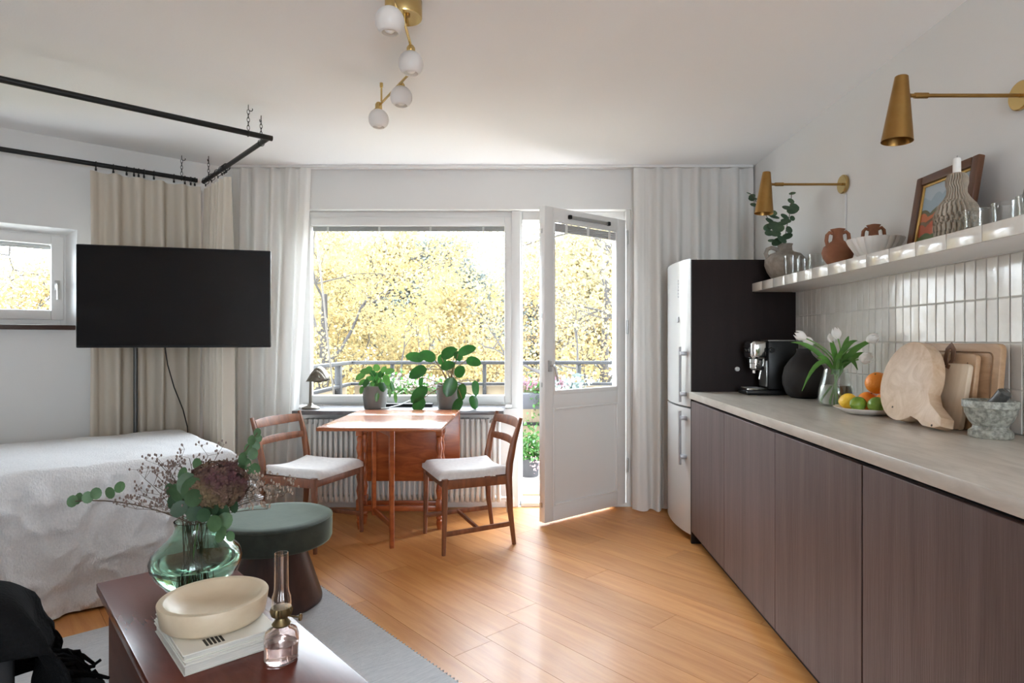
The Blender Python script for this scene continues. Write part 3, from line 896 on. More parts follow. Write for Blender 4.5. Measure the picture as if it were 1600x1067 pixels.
for (x, y, L, w, an) in small:
    dz = rg.uniform(-.10, .05)
    if y > 605: dz = -.10
    t = 4.262 + dz; a = math.radians(an); sc = t / FOCAL
    L3, w3 = L * sc * 1.15, w * sc * 1.15
    ax = Vector((math.cos(a), rg.uniform(-.4, .1), math.sin(a)))
    base = at(x, y, t) - ax.normalized() * L3 * .5
    plant_leaf(p1, c1 + Vector((rg.uniform(-.04, .04), rg.uniform(-.03, .03), 0)), base, L3, w3, m_leafB if rg.random() < .7 else m_leafA, .0016, (rg.uniform(-.4, .4), -1, .6), m_stemg, axis=ax, droop=.1)

# shell-shaded table lamp
lp = thing('table_lamp', 'small pewter table lamp with a scalloped shell shade on the window board', 'lamp', (-1.515, 4.235, SILL))
m_pewter = M('pewter', (.17, .15, .12), .38, metal=.6)
MB().lathe([(0, 0), (.058, 0), (.06, .004), (.056, .012), (.038, .020), (.022, .026), (.012, .04), (0, .04)], 32).build('lamp_base', m_pewter, lp)
mb = MB(); mb.tube([(0, 0, .035), (0, 0, .12), (0, 0, .20), (.004, 0, .215)], [.012, .010, .008, .008], 12); mb.build('stem', m_pewter, lp)
MB().ellipsoid((.004, 0, .215), (.012, .012, .012)).build('joint', m_pewter, lp)
mb = MB()
def shell(u, v):
    # u: fan angle across the ribs, v: from hinge to rim
    a = (u - .5) * PI
    rib = 1 + .05 * abs(math.cos(a * 7))
    x = .150 * v * (1 - .30 * (a / (PI / 2)) ** 2)
    y = .074 * math.sin(a) * math.sin(PI * (.10 + .62 * v)) * rib
    z = .135 * (math.sin(PI * (.08 + .78 * v)) - .25) * math.cos(a * .97) * rib
    return Vector((x, y, z))
mb.grid(85, 16, shell, m=Matrix.Translation((-.022, 0, .190)) @ Matrix.Rotation(math.radians(3), 4, 'Y'))
o = mb.build('lamp_shade', m_pewter, lp, angle=50)
sm = o.modifiers.new('thick', 'SOLIDIFY'); sm.thickness = .003
# power strip and white cable
ps = thing('power_strip', 'black power strip with a white cable behind the plants', 'power strip', (-.86, 4.37, SILL))
mb = MB(); mb.box(-.17, .17, -.022, .022, 0, .024, .006); mb.build('strip_body', m_plastic_b, ps)
mb = MB(); mb.tube([(.02, -.03, .05), (-.05, -.06, .02), (-.12, -.13, .006), (-.16, -.16, .005), (-.10, -.19, .005)], .004, 8); mb.build('cable', m_trim, ps)

# ------------------------------------------------------------------ ceiling track and white curtains
tr = thing('curtain_track', 'thin white curtain track on the ceiling above the window', 'curtain track', (-.3, 4.31, CEIL))
MB().box(-2.12, 1.575, 4.295, 4.325, CEIL - .018, CEIL - .0005, .003).build('track', m_trim, tr, world=True)
def curtain(name, lab, mat, p0, p1, z0, z1, folds, amp, seed, group, heading=.10, parent_cat='curtain', hemw=0.0, spread=0.0):
    """cloth hung in soft folds from p0 to p1"""
    r = random.Random(seed)
    p0 = Vector((p0[0], p0[1], 0)); p1 = Vector((p1[0], p1[1], 0))
    d = (p1 - p0); L = d.length; d.normalize()
    nrm = Vector((-d.y, d.x, 0))
    ph = [r.uniform(0, 6.28) for _ in range(6)]
    nu, nv = max(60, int(folds * 18)), 40
    def f(u, v):
        z = z0 + (z1 - z0) * v
        low = 1 - v
        w = u + .012 * math.sin(2 * PI * u * 3 + ph[0] + low * 1.2) + .010 * low * math.sin(2 * PI * u * 5 + ph[1])
        c = math.sin(2 * PI * folds * w + ph[2] + .25 * math.sin(low * 2.5 + ph[3]))
        c = math.copysign(abs(c) ** .62, c)
        c2 = .45 * math.sin(2 * PI * folds * .53 * u + ph[4] + low * 1.0) + .22 * math.sin(2 * PI * folds * 1.9 * u + ph[5] - low * .8)
        a = amp * (.55 + .45 * min(1, low / .25))
        off = a * (c * .75 + c2 * .55)
        off = max(-amp * 1.15, min(amp * 1.15, off))
        su = u - spread * low * u
        side = .004 * math.sin(low * 5 + u * 20)
        p = p0 + d * (L * su + side) + nrm * off
        return Vector((p.x, p.y, z + .004 * math.sin(u * 60)* (1 if v == 0 else 0)))
    mb = MB(); mb.grid(nu, nv, f)
    c = (p0 + p1) / 2
    t = thing(name, lab, parent_cat, (c.x, c.y, z0), group=group)
    mb.build('cloth', mat, t, world=True, angle=180)
    return t, f
t, f = curtain('curtain', 'white linen curtain right of the balcony door, hanging behind the fridge', m_linen_w, (.735, 4.312), (1.572, 4.312), .008, CEIL - .020, 6.3, .046, 4, 'white window curtains')
t, f = curtain('curtain', 'white linen curtain left of the window, behind the television', m_linen_w, (-2.10, 4.312), (-1.545, 4.312), .008, CEIL - .020, 5.0, .046, 9, 'white window curtains', spread=.21)

# ================================================================== alcove with the bed, television and hanging rails
m_bed = M('washed_linen', (.76, .755, .76), .95, col2=(.68, .68, .69), scale=110, bump=.6, bscale=95, bstretch=(1.5, 1.5, .6), sheen=.15)
bed = thing('bed', 'bed under a white crinkled linen bedspread along the left wall', 'bed', (0, 0, 0), ROT)
BS0, BS1, BN0, BN1, BZ = -1.02, 1.02, 3.36, 4.41, .632
MB().box(BS0, BS1 - .03, BN0 + .03, BN1, .28, BZ - .02, .05, 3).build('mattress', m_bed, bed)
MB().box(BS0 + .02, BS1 - .05, BN0 + .05, BN1 - .01, .10, .28, .01).build('bed_base', M('bed_base_cloth', (.35, .34, .33), .9), bed)
for s in (BS0 + .08, BS1 - .12):
    for n in (BN0 + .1, BN1 - .08):
        MB().lathe([(0, 0), (.02, 0), (.026, .10), (0, .10)], 16, (s, n, 0)).build('bed_leg', m_teak, bed)
def drape(s0, s1, n0, n1, z, ds1, dn0, dn1, rr, res, seed, wr=.006, flare=.06, ds0=0.0, vfold=.02, hem=.02, sag=0.0):
    """cloth over a box: overhang ds1 past s1, dn0 past n0 (front), dn1 past n1"""
    ls = (s1 - s0) + ds1 + ds0; ln = (n1 - n0) + dn0 + dn1
    nu = int(ls / res) + 1; nv = int(ln / res) + 1
    def edge(e):
        # e is the distance past the edge line measured along the cloth; returns (out, down)
        if e <= -rr: return (e, 0.0)
        q = (e + rr)
        arc = rr * PI / 2
        if q < arc:
            a = q / rr
            return (-rr + rr * math.sin(a), rr * (1 - math.cos(a)))
        return (0.0, rr + (q - arc))
    def f(u, v):
        a = s0 - ds0 + u * ls; b = n0 - dn0 + v * ln
        ea = a - s1; eb = n0 - b; eb2 = b - n1; ea2 = s0 - a
        oa, da = edge(ea); ob, db = edge(eb)
        ps = s1 + oa; pn = n0 - ob
        down = max(da, db)
        both = min(max(0, da), max(0, db))
        if dn1 > 0 and eb2 > -rr:
            ob2, db2 = edge(eb2); pn = n1 + ob2; down = max(down, db2); both = max(both, min(da, db2))
        if ds0 > 0 and ea2 > -rr:
            oa2, da2 = edge(ea2); ps = s0 - oa2; down = max(down, da2)
        k = min(1.0, down / .45)
        # vertical folds on the hanging part
        if db > rr: pn -= flare * k * (.5 + .5 * fbm(a * 2.2, seed, 1.7)) + vfold * k * math.sin(a * 15 + 3 * fbm(a * 1.5, seed)) * (.4 + fbm(a * 1.3, seed + 4, .5))
        if da > rr: ps += flare * k * (.5 + .5 * fbm(b * 2.2, seed, 6.1)) + vfold * k * math.sin(b * 13 + 3 * fbm(b * 1.5, seed + 2)) * .5
        if dn1 > 0 and eb2 > rr: pn += flare * k
        ps += both * .25; pn -= both * .25 * (1 if db > 0 else 0)
        w = wr * (fbm(a * 3.3, b * 3.3, seed, 4) + .6 * fbm(a * 9 , b * 6, seed + 3, 3))
        zz = z - down + (w if down < rr else w * .3) - sag * math.exp(-((a - .2) ** 2 + (b - (n0 + n1) / 2) ** 2) / .3)
        if down >= rr:
            # creases running down the cloth
            rid = (1 - abs(fbm(a * 5 + 1.5 * down, down * 6 - a, seed + 12, 2))) ** 5 * .030 + (1 - abs(fbm(a * 7 - 2 * down, down * 5, seed + 15, 2))) ** 6 * .022
            cr = rid + .014 * fbm(a * 8 + fbm(a * 3, down * 4, seed) * 1.6, down * 2.2 + fbm(a * 2, down * 2, seed + 1), seed + 9, 3) + .016 * (max(0, fbm(a * 11 + 2 * down, down * 8 - a * 3, seed + 2, 3)) ** 1.3) + .012 * (max(0, fbm(a * 9 - 3 * down, down * 11 + a * 2, seed + 6, 3)) ** 1.3)
            if db >= da: pn -= cr * min(1, down / .12)
            else: ps += cr
        zz += hem * fbm(a * 1.7, b * 1.7, seed + 5) * k
        return Vector((ps, pn, max(.012, zz)))
    mb = MB(); mb.grid(nu, nv, f)
    return mb
o = drape(BS0, BS1, BN0, BN1, BZ + .008, .58, .615, .04, .045, .0125, 3.3, flare=.05).build('bedspread', m_bed, bed, angle=180)

# television on its floor pole
TVL, TVR = Vector((-2.452, 3.30)), Vector((-1.509, 3.565))
tc = (TVL + TVR) / 2; tv_a = math.atan2((TVR - TVL).y, (TVR - TVL).x); hw = (TVR - TVL).length / 2
tv = thing('television', 'large black flat-screen television on a pole behind the bed', 'television', (tc.x, tc.y, 0), tv_a)
m_screen = M('tv_screen', (.004, .004, .005), .12, spec=.28)
MB().box(-hw, hw, .006, .035, 1.163, 1.727, .006).build('tv_case', m_plastic_b, tv)
MB().box(-hw + .007, hw - .007, .0035, .006, 1.176, 1.720).build('screen', m_screen, tv, smooth=False)
MB().box(-.18, .18, .035, .062, 1.22, 1.55, .01).build('back_box', m_plastic_b, tv)
def LFto(o, s, n, z):
    inv = (Matrix.Translation(o.location) @ o.rotation_euler.to_matrix().to_4x4()).inverted()
    return inv @ LF(s, n, z)
m_pole = M('grey_pole', (.09, .088, .085), .4, metal=.5)
pa, pb = LFto(tv, .766, 4.475, .012), LFto(tv, .766, 4.475, 1.62)
MB().tube([pa, pb], .0125, 14).build('pole', m_pole, tv)
MB().lathe([(0, 0), (.04, 0), (.04, .012), (0, .012)], 20, LFto(tv, .766, 4.475, 0)).build('pole_base', m_pole, tv)
pm = LFto(tv, .766, 4.475, 1.42)
MB().beam([pm, (pm + Vector((0, .05, 1.42))) / 2 * 1.0 if False else Vector((pm.x * .5 - .05, pm.y * .5 + .08, 1.42)), Vector((0, .055, 1.42))], .03, .05).build('swivel_arm', m_pole, tv)
inv = (Matrix.Translation(tv.location) @ tv.rotation_euler.to_matrix().to_4x4()).inverted()
cab = [inv @ at(257, 538, 3.47), inv @ at(262, 570, 3.55), inv @ at(272, 605, 3.70), inv @ at(286, 640, 3.86), inv @ LF(1.05, 4.45, .64), inv @ LF(1.075, 4.47, .30), inv @ LF(1.075, 4.47, .02)]
MB().tube(cab, .0035, 6).build('cable', m_plastic_b, tv)

# hanging curtain rails
RZ = 2.288
rl = thing('canopy_rail', 'black curtain rails hung on chains from the ceiling around the bed', 'curtain rail', (0, 0, 0), ROT)
MB().tube([(-1.6, 3.355, RZ), (1.20, 3.355, RZ)], .0145, 14).build('front_rail', m_black, rl)
MB().tube([(-1.6, 4.577, RZ), (1.14, 4.577, RZ)], .0145, 14).build('rear_rail', m_black, rl)
MB().tube([(1.182, 3.3555, RZ), (1.182, 4.59, RZ)], .0135, 14).build('side_rail', m_black, rl)
def chain(s, n, zr):
    mb = MB()
    top = CEIL - .002
    # hook screwed into the ceiling
    pts = [(s, n, top), (s, n, top - .02)] + [(s + .011 - .011 * math.cos(a), n, top - .02 - .011 * math.sin(a)) for a in (.6, 1.2, 1.8, 2.4, 3.0, 3.6)]
    mb.tube(pts, .0022, 6)
    z = top - .028; i = 0
    while z > zr + .022:
        q = 12
        lk = []
        for j in range(q + 1):
            a = 2 * PI * j / q
            x, zz = .0065 * math.cos(a), .013 * math.sin(a)
            lk.append((s + (x if i % 2 == 0 else 0), n + (x if i % 2 else 0), z - .010 + zz))
        mb.tube(lk, .0016, 5, caps=False)
        z -= .0205; i += 1
    lk = [(s, n + .017 * math.cos(2 * PI * j / 16), zr + .017 * math.sin(2 * PI * j / 16)) for j in range(17)]
    mb.tube(lk, .0018, 5, caps=False)
    return mb
chain(1.078, 3.355, RZ).build('chain', m_black, rl)
chain(1.046, 4.577, RZ).build('chain', m_black, rl)
mb = chain(0, 0, RZ)
for n in (3.47, 4.47):
    o = mb.build('chain', m_black, rl) if n == 3.47 else dup_part(o, rl)
    o.location = (1.182, n, 0); o.rotation_euler = (0, 0, PI / 2)
ringm = MB().tube([(0, .021 * math.cos(2 * PI * j / 18), .021 * math.sin(2 * PI * j / 18) - .004) for j in range(19)], .0022, 6, caps=False)
ringm.box(-.006, .006, -.003, .003, -.04, -.024, .002)
r0 = ringm.build('curtain_ring', m_black, rl)
first = True
for s in (.575, .665, .735, .775, .80, .83, .885, 1.0, 1.065, 1.10, 1.125):
    o = r0 if first else dup_part(r0, rl); first = False
    o.location = (s, 4.577, RZ)
for n in (4.08, 4.10, 4.13, 4.17, 4.26, 4.40, 4.54):
    o = dup_part(r0, rl); o.location = (1.182, n, RZ); o.rotation_euler = (0, 0, PI / 2)
a, b = LF(.545, 4.595), LF(1.155, 4.595)
curtain('curtain', 'beige linen curtain hanging behind the television from the rear rail', m_linen_b, a, b, .02, RZ - .04, 5.0, .062, 21, 'beige bed curtains')
a, b = LF(1.182, 4.06), LF(1.182, 4.52)
curtain('curtain', 'narrow gathered beige curtain on the short side rail in the corner', m_linen_b, a, b, .02, RZ - .065, 5.6, .04, 33, 'beige bed curtains')

# ================================================================== rug, stool, coffee table
RUGZ = .009
rug = thing('rug', 'pale grey woven rug under the coffee table', 'rug', (0, 0, 0), ROT)
m_rug = M('woven_wool', (.56, .56, .565), .98, col2=(.42, .43, .45), scale=30, stretch=(.7, 8, 1), detail=3, bump=.5, bscale=120, bstretch=(.5, 2.2, 1), ramp=(.35, .75))
MB().box(-1.3, 1.262, .2, 3.08, .0005, RUGZ, .003).build('rug_field', m_rug, rug)
mb = MB()
for i in range(130):
    n = .21 + i * .0221
    mb.tube([(1.258, n, .006), (1.27, n + .002, .004)], .003, 5)
o = mb.build('rug_edge', m_rug, rug, kind='stuff')

st = thing('stool', 'round green velvet stool on a dark wooden cone foot', 'stool', (-1.157, 2.785, RUGZ))
m_velvet = M('green_velvet', (.016, .022, .016), .8, col2=(.038, .046, .036), scale=9, detail=5, sheen=.8, bump=.03, bscale=80)
m_velvet.node_tree.nodes['Principled BSDF'].inputs['Sheen Tint'].default_value = (.55, .68, .55, 1)
h = .397
prof = [(0, .278), (.222, .278), (.240, .283), (.247, .296), (.248, .372), (.245, .385), (.2465, .3885), (.243, .392), (.232, .3975), (.20, h), (0, h + .003)]
MB().lathe(prof, 72).build('cushion', m_velvet, st, angle=60)
MB().tube([(.2465 * math.cos(2 * PI * j / 72), .2465 * math.sin(2 * PI * j / 72), .3875) for j in range(73)], .0028, 6, caps=False).build('piping', m_velvet, st)
m_walnut = M('dark_walnut', (.040, .020, .017), .4, col2=(.07, .036, .03), scale=3, stretch=(4, 4, .6), detail=6, distort=.8)
MB().lathe([(0, 0), (.196, 0), (.203, .006), (.203, .02), (.120, .279), (0, .279)], 56).build('stool_foot', m_walnut, st, angle=50)

CT = .46
ct = thing('coffee_table', 'long narrow dark reddish-brown coffee table in the foreground', 'table', LF(.4645, 1.61, RUGZ), ROT)
m_ct = M('dark_mahogany', (.100, .022, .014), .25, col2=(.145, .038, .024), scale=2.5, stretch=(6, 1, 1), detail=6, distort=.8, coat=.04, spec=.22)
m_ctb = M('mahogany_side', (.085, .026, .016), .6, col2=(.12, .042, .026), scale=2.5, stretch=(1, 1, 5), detail=6, spec=.12)
c0l = .4645; c0n = 1.61
MB().box(.287 - c0l, .642 - c0l, .95 - c0n, 2.277 - c0n, CT - .03 - RUGZ, CT - RUGZ, .004).build('table_top', m_ct, ct)
for s in (.305, .602):
    MB().box(s - c0l, s + .022 - c0l, 1.05 - c0n, 2.18 - c0n, 0.0, CT - .031 - RUGZ, .002).build('side_panel', m_ctb, ct)
for n in (1.05, 2.158):
    MB().box(.327 - c0l, .602 - c0l, n - c0n, n + .022 - c0n, 0.0, CT - .031 - RUGZ, .002).build('end_panel', m_ctb, ct)

# books with the marble bowl
m_paper = M('book_pages', (.62, .60, .55), .9, col2=(.50, .48, .43), scale=300, stretch=(.05, .05, 1))
m_cover = M('cream_book_cover', (.70, .685, .62), .55)
m_cover2 = M('grey_book_cover', (.55, .53, .49), .6)
z = CT + .0003
bk = [(.022, .205, .285, m_cover2, 'thick cream book at the bottom of the stack', .0), (.010, .207, .287, m_cover, 'thin cream magazine in the middle of the book stack', .012), (.013, .206, .284, m_cover, 'cream cover book on top of the stack with black striped print', -.008)]
topz = z
for i, (th, w, l, cm, lab, ang) in enumerate(bk):
    b = thing('book', lab, 'book', LF(.452, 1.652, topz), ROT + ang, group='books under the marble bowl')
    MB().box(-w / 2 + .003, w / 2 - .003, -l / 2 + .003, l / 2 - .002, .0022, th - .0022).build('pages', m_paper, b, smooth=False)
    MB().box(-w / 2, w / 2, -l / 2, l / 2, th - .0022, th, .0008, 1).build('cover', cm, b)
    MB().box(-w / 2, w / 2, -l / 2, l / 2, 0, .0022, .0008, 1).build('cover', cm, b)
    MB().box(w / 2 - .003, w / 2, -l / 2, l / 2, .0015, th - .0015).build('spine', cm, b, smooth=False)
    topz += th + .0004
    if i == 2:
        mb = MB()
        for q in range(5): mb.box(-.052 + q * .0085, -.0465 + q * .0085, -.128, -.09, th + .00005, th + .0004)
        mb.build('black_print', M('black_ink', (.012, .012, .012), .5), b, smooth=False)
m_marble = M('cream_marble', (.56, .45, .31), .42, col2=(.68, .57, .42), scale=5, detail=7, distort=1.2, ramp=(.3, .7))
bw = thing('bowl', 'round cream marble bowl standing on the stack of books', 'bowl', LF(.452, 1.660, topz))
MB().lathe([(0, 0), (.098, 0), (.110, .003), (.1185, .012), (.1255, .058), (.124, .0605), (.1115, .061), (.109, .059), (.092, .040), (.06, .029), (0, .025)], 72).build('bowl_body', m_marble, bw, angle=50)

# oil lamp
ol = thing('oil_lamp', 'small pink glass oil lamp with tall ribbed glass chimney', 'oil lamp', (-.578, 1.425, CT + .0003))
m_pink = solid_glass('pink_glass', (.985, .90, .885), 1.45)
m_oil = solid_glass('lamp_oil', (.98, .91, .89), 1.38)
MB().lathe([(0, .0), (.034, 0), (.038, .004), (.0385, .055), (.034, .068), (.021, .075), (.017, .082), (.015, .082), (.019, .073), (.032, .065), (.0365, .053), (.0362, .006), (.0, .005)], 48).build('glass_font', m_pink, ol, angle=60)
MB().lathe([(0, .0055), (.0355, .0062), (.0358, .040), (0, .040)], 48).build('oil', m_oil, ol, angle=60)
m_burner = M('dark_brass', (.20, .15, .075), .4, metal=1)
MB().lathe([(0, .080), (.019, .080), (.021, .084), (.014, .094), (.013, .098), (.022, .104), (.0245, .114), (.022, .122), (.012, .124), (0, .124)], 40, rfun=lambda a, z: 1 + (.05 * math.cos(a * 18) if z > .1 else 0)).build('burner', m_burner, ol)
mb = MB(); mb.tube([(.018, -.004, .103), (.048, -.012, .103)], .002, 8); mb.lathe([(0, -.002), (.008, -.002), (.008, .002), (0, .002)], 16, m=Matrix.Translation((.049, -.012, .103)) @ Matrix.Rotation(PI / 2, 4, 'Y')); mb.build('wick_knob', m_burner, ol)
m_chim = thin_glass('chimney_glass', (.96, .95, .95), 2.4)
pr = [(.020, .116), (.0215, .13), (.0205, .145), (.0165, .158), (.0155, .17), (.0148, .248), (.0138, .248), (.0145, .17), (.0155, .158), (.0192, .145), (.0202, .13), (.0188, .118)]
MB().lathe(pr, 60, rfun=lambda a, z: 1 + .03 * math.cos(a * 15)).build('chimney', m_chim, ol, angle=80)

# ------------------------------------------------------------------ green vase and its bouquet
VX, VY = -.983, 1.805
vz = thing('vase', 'bulbous green glass vase half filled with water on the coffee table', 'vase', (VX, VY, CT + .0003))
m_green = solid_glass('green_vase_glass', (.62, .80, .70), 1.46)
m_water = solid_glass('vase_water', (.86, .95, .90), 1.33)
outer = [(.0, 0), (.055, 0), (.064, .004), (.085, .030), (.108, .058), (.121, .085), (.1235, .103), (.116, .122), (.097, .142), (.075, .162), (.060, .182), (.056, .198), (.059, .214)]
inner = [(r - .0045, z + .002) for r, z in outer[2:]][::-1]
inner[0] = (.0555, .214)
MB().lathe(outer + inner + [(.05, .010), (0, .009)], 64).build('vase_glass', m_green, vz, angle=70)
wl = .092
win = [(r - .005, z + .002) for r, z in outer[2:] if z < wl - .01]
MB().lathe([(0, .0095), (.05, .0105)] + win[1:] + [(.1165, wl - .004), (.1175, wl), (0, wl)], 64).build('water', m_water, vz, angle=70)
m_euc = M('eucalyptus_leaf', (.055, .115, .05), .5, col2=(.10, .185, .085), scale=12, translucent=.35, rand=.2)
m_euc2 = M('dark_round_leaf', (.025, .065, .03), .5, col2=(.05, .10, .05), scale=12, translucent=.25, rand=.2)
m_twig = M('brown_twig', (.09, .06, .035), .7)
m_dry = M('dried_flower', (.22, .16, .14), .9, rand=.1)
m_hyd = M('faded_hydrangea', (.115, .045, .055), .85, col2=(.20, .15, .075), scale=9, detail=3, translucent=.25)
MOUTH = Vector((VX, VY, CT + .205))
def stemline(tip, bend=(0, 0, 0), foot=None, n=8):
    foot = foot or Vector((VX + random.uniform(-.035, .035), VY + random.uniform(-.03, .03), CT + .03))
    m2 = MOUTH + Vector((random.uniform(-.03, .03), random.uniform(-.03, .03), 0))
    tip = Vector(tip); b = (m2 + tip) / 2 + Vector(bend)
    pts = [foot, (foot + m2) / 2, m2]
    for i in range(1, n + 1):
        u = i / n
        pts.append(m2 * (1 - u) ** 2 + b * 2 * u * (1 - u) + tip * u * u)
    return pts
def round_leaf(mb, c, nrm, r, ax=None):
    nrm = Vector(nrm).normalized()
    ax = Vector(ax) if ax is not None else Vector((0, 0, 1))
    a = (ax - nrm * ax.dot(nrm)); a = a.normalized() if a.length > 1e-4 else Vector((1, 0, 0))
    b = nrm.cross(a)
    n = 12
    vs = [Vector(c) + nrm * (-.12 * r)]
    for i in range(n):
        t = 2 * PI * i / n
        q = r * (1 + .06 * math.cos(2 * t))
        vs.append(Vector(c) + a * q * math.cos(t) + b * q * math.sin(t) * .92)
    mb.add(vs, [(0, i + 1, (i + 1) % n + 1) for i in range(n)])
def euc(lab, tip, bend, leaves, foot=None):
    """eucalyptus sprig: leaves given as (px, py, depth, radius px, normal)"""
    t = thing('eucalyptus_sprig', lab, 'foliage', tuple(MOUTH), group='sprigs in the green vase')
    pts = stemline(tip, bend, foot)
    MB().tube(pts, [.0022] * 3 + [.0018] * (len(pts) - 3), 6).build('stem', m_twig, t, world=True)
    for (x, y, dd, r, nr) in leaves:
        mb = MB(); round_leaf(mb, at(x, y, dd), nr, r * dd / FOCAL)
        mb.build('leaf', m_euc, t, world=True, angle=80)
euc('eucalyptus sprig reaching far left from the green vase', at(118, 783, 1.80), (0, 0, .05),
    [(113, 783, 1.80, 9, (.3, -1, .3)), (122, 779, 1.81, 9, (-.2, -1, .4)), (137, 777, 1.79, 9, (.5, -1, .2)), (150, 771, 1.8, 9, (.7, -.8, .1)), (172, 770, 1.8, 9, (1, -.35, .4)), (187, 761, 1.82, 9, (.8, -.6, -.2)), (189, 764, 1.78, 7, (-.9, -.5, .2))])
euc('eucalyptus sprig rising at the right of the bouquet', at(402, 676, 1.86), (.03, .02, .03),
    [(402, 676, 1.86, 7, (0, -1, .2)), (404, 685, 1.87, 6, (.3, -1, 0)), (393, 688, 1.85, 8, (-.2, -1, .2)), (400, 697, 1.86, 7, (.4, -1, .1)), (388, 702, 1.86, 9, (-.2, -1, .1)), (395, 709, 1.85, 9, (.2, -1, .1)), (379, 717, 1.84, 10, (-.3, -1, .2)), (385, 725, 1.86, 9, (.1, -1, 0)), (377, 729, 1.85, 7, (0, -1, .3)), (399, 732, 1.83, 9, (.1, -1, -.2)), (391, 738, 1.85, 6, (.2, -1, .4))])
# collar of broad leaves round the vase mouth
fo = thing('leafy_branch', 'cluster of broad dark green leaves around the mouth of the green vase', 'foliage', tuple(MOUTH), group='sprigs in the green vase')
rg = random.Random(21)
collar = [(285, 740, 1.72, 10, 0), (300, 765, 1.70, 20, 0), (292, 756, 1.71, 17, 0), (275, 770, 1.74, 15, 0), (302, 778, 1.69, 15, 0), (330, 790, 1.72, 15, 1), (280, 795, 1.73, 13, 1), (345, 798, 1.74, 15, 1),
          (318, 805, 1.70, 12, 1), (335, 818, 1.70, 14, 0), (345, 835, 1.71, 12, 0), (360, 838, 1.72, 8, 0), (265, 765, 1.76, 11, 0), (270, 783, 1.75, 12, 1), (305, 800, 1.72, 14, 1), (350, 815, 1.73, 14, 0), (318, 785, 1.74, 16, 1), (340, 775, 1.76, 14, 1), (308, 725, 1.82, 9, 0), (300, 790, 1.76, 16, 1), (365, 790, 1.78, 12, 1), (325, 770, 1.80, 18, 1), (290, 780, 1.80, 16, 1), (350, 770, 1.82, 14, 1)]
for (x, y, dd, r, dk) in collar:
    mb = MB(); round_leaf(mb, at(x, y, dd), (rg.uniform(-.5, .5), -1, rg.uniform(-.2, .6)), r * dd / FOCAL, (rg.uniform(-1, 1), 0, 1))
    mb.build('leaf', m_euc2 if dk else m_euc, fo, world=True, angle=80)
mb = MB()
for q in range(5):
    c = collar[q * 4]; mb.tube(stemline(at(c[0], c[1], c[2] + .01), n=5), .002, 6)
mb.build('stem', m_twig, fo, world=True)
# hydrangea head of small petals
hy = thing('hydrangea', 'faded purple-brown hydrangea head in the green vase', 'flower', tuple(MOUTH), group='sprigs in the green vase')
HC = at(340, 757, 1.77); HR = Vector((.076, .076, .062))
MB().tube(stemline(HC, n=6), .003, 8).build('stem', m_stemg, hy, world=True)
MB().ellipsoid(HC, HR * .86, 18, 10).build('flower_core', m_hyd, hy, world=True)
mb = MB(); rr = random.Random(2)
for i in range(520):
    u = Vector((rr.gauss(0, 1), rr.gauss(0, 1), rr.gauss(0, 1))).normalized()
    c = HC + Vector((u.x * HR.x, u.y * HR.y, u.z * HR.z)) * rr.uniform(.93, 1.06)
    nrm = (u + Vector((rr.uniform(-.4, .4), rr.uniform(-.4, .4), rr.uniform(-.4, .4)))).normalized()
    a = nrm.orthogonal().normalized(); b = nrm.cross(a); s = rr.uniform(.009, .013)
    for q in range(4):
        an = q * PI / 2 + rr.random() * .4
        d1 = a * math.cos(an) + b * math.sin(an); d2 = a * -math.sin(an) + b * math.cos(an)
        mb.add([c, c + d1 * s * .7 + d2 * s * .5 + nrm * s * .25, c + d1 * s * 1.1 + nrm * s * rr.uniform(0, .35), c + d1 * s * .7 - d2 * s * .5 + nrm * s * .25], [(0, 1, 2, 3)])
mb.build('petals', m_hyd, hy, world=True, smooth=False, kind='stuff')
# airy dried sprays
def spray(lab, pts_px, seed, n_sub=7, budr=.0028, mat=None):
    t = thing('dried_spray', lab, 'dried flowers', tuple(MOUTH), group='sprigs in the green vase')
    r = random.Random(seed)
    st = MB(); bu = MB()
    for (x, y, dd) in pts_px:
        tip = at(x, y, dd)
        line = stemline(tip, (0, 0, .02), n=7)
        st.tube(line, .0010, 4)
        for k in range(n_sub):
            i = r.randrange(5, len(line))
            b = line[i]
            e = b + Vector((r.uniform(-.035, .035), r.uniform(-.03, .03), r.uniform(.0, .04)))
            st.tube([b, e], .0006, 3)
            for q in range(4):
                e2 = e + Vector((r.uniform(-.016, .016), r.uniform(-.014, .014), r.uniform(-.004, .016)))
                st.tube([e, e2], .0004, 3)
                bu.ellipsoid(e2, (budr, budr, budr * 1.5), 5, 4)
    st.build('stems', m_twig, t, world=True, kind='stuff')
    bu.build('flower_buds', mat or m_dry, t, world=True, kind='stuff')
spray('dried brownish flower spray at the left of the bouquet', [(226, 748, 1.76), (240, 738, 1.78), (252, 728, 1.80), (262, 748, 1.77), (280, 722, 1.83), (215, 772, 1.76), (240, 758, 1.74), (262, 735, 1.84), (225, 790, 1.74), (212, 795, 1.73), (244, 800, 1.72)], 5)
spray('dried spray rising behind the hydrangea head', [(325, 712, 1.88), (340, 710, 1.90), (355, 715, 1.90), (296, 716, 1.88), (362, 722, 1.88)], 8, 5)
spray('pale dried spray spreading right of the bouquet over the stool', [(395, 745, 1.86), (415, 748, 1.86), (430, 755, 1.86), (438, 770, 1.85), (425, 770, 1.84), (408, 760, 1.83), (400, 775, 1.84), (418, 795, 1.82), (443, 775, 1.86), (390, 765, 1.83)], 13, 8, .0032, M('pale_dried_flower', (.34, .27, .22), .9))

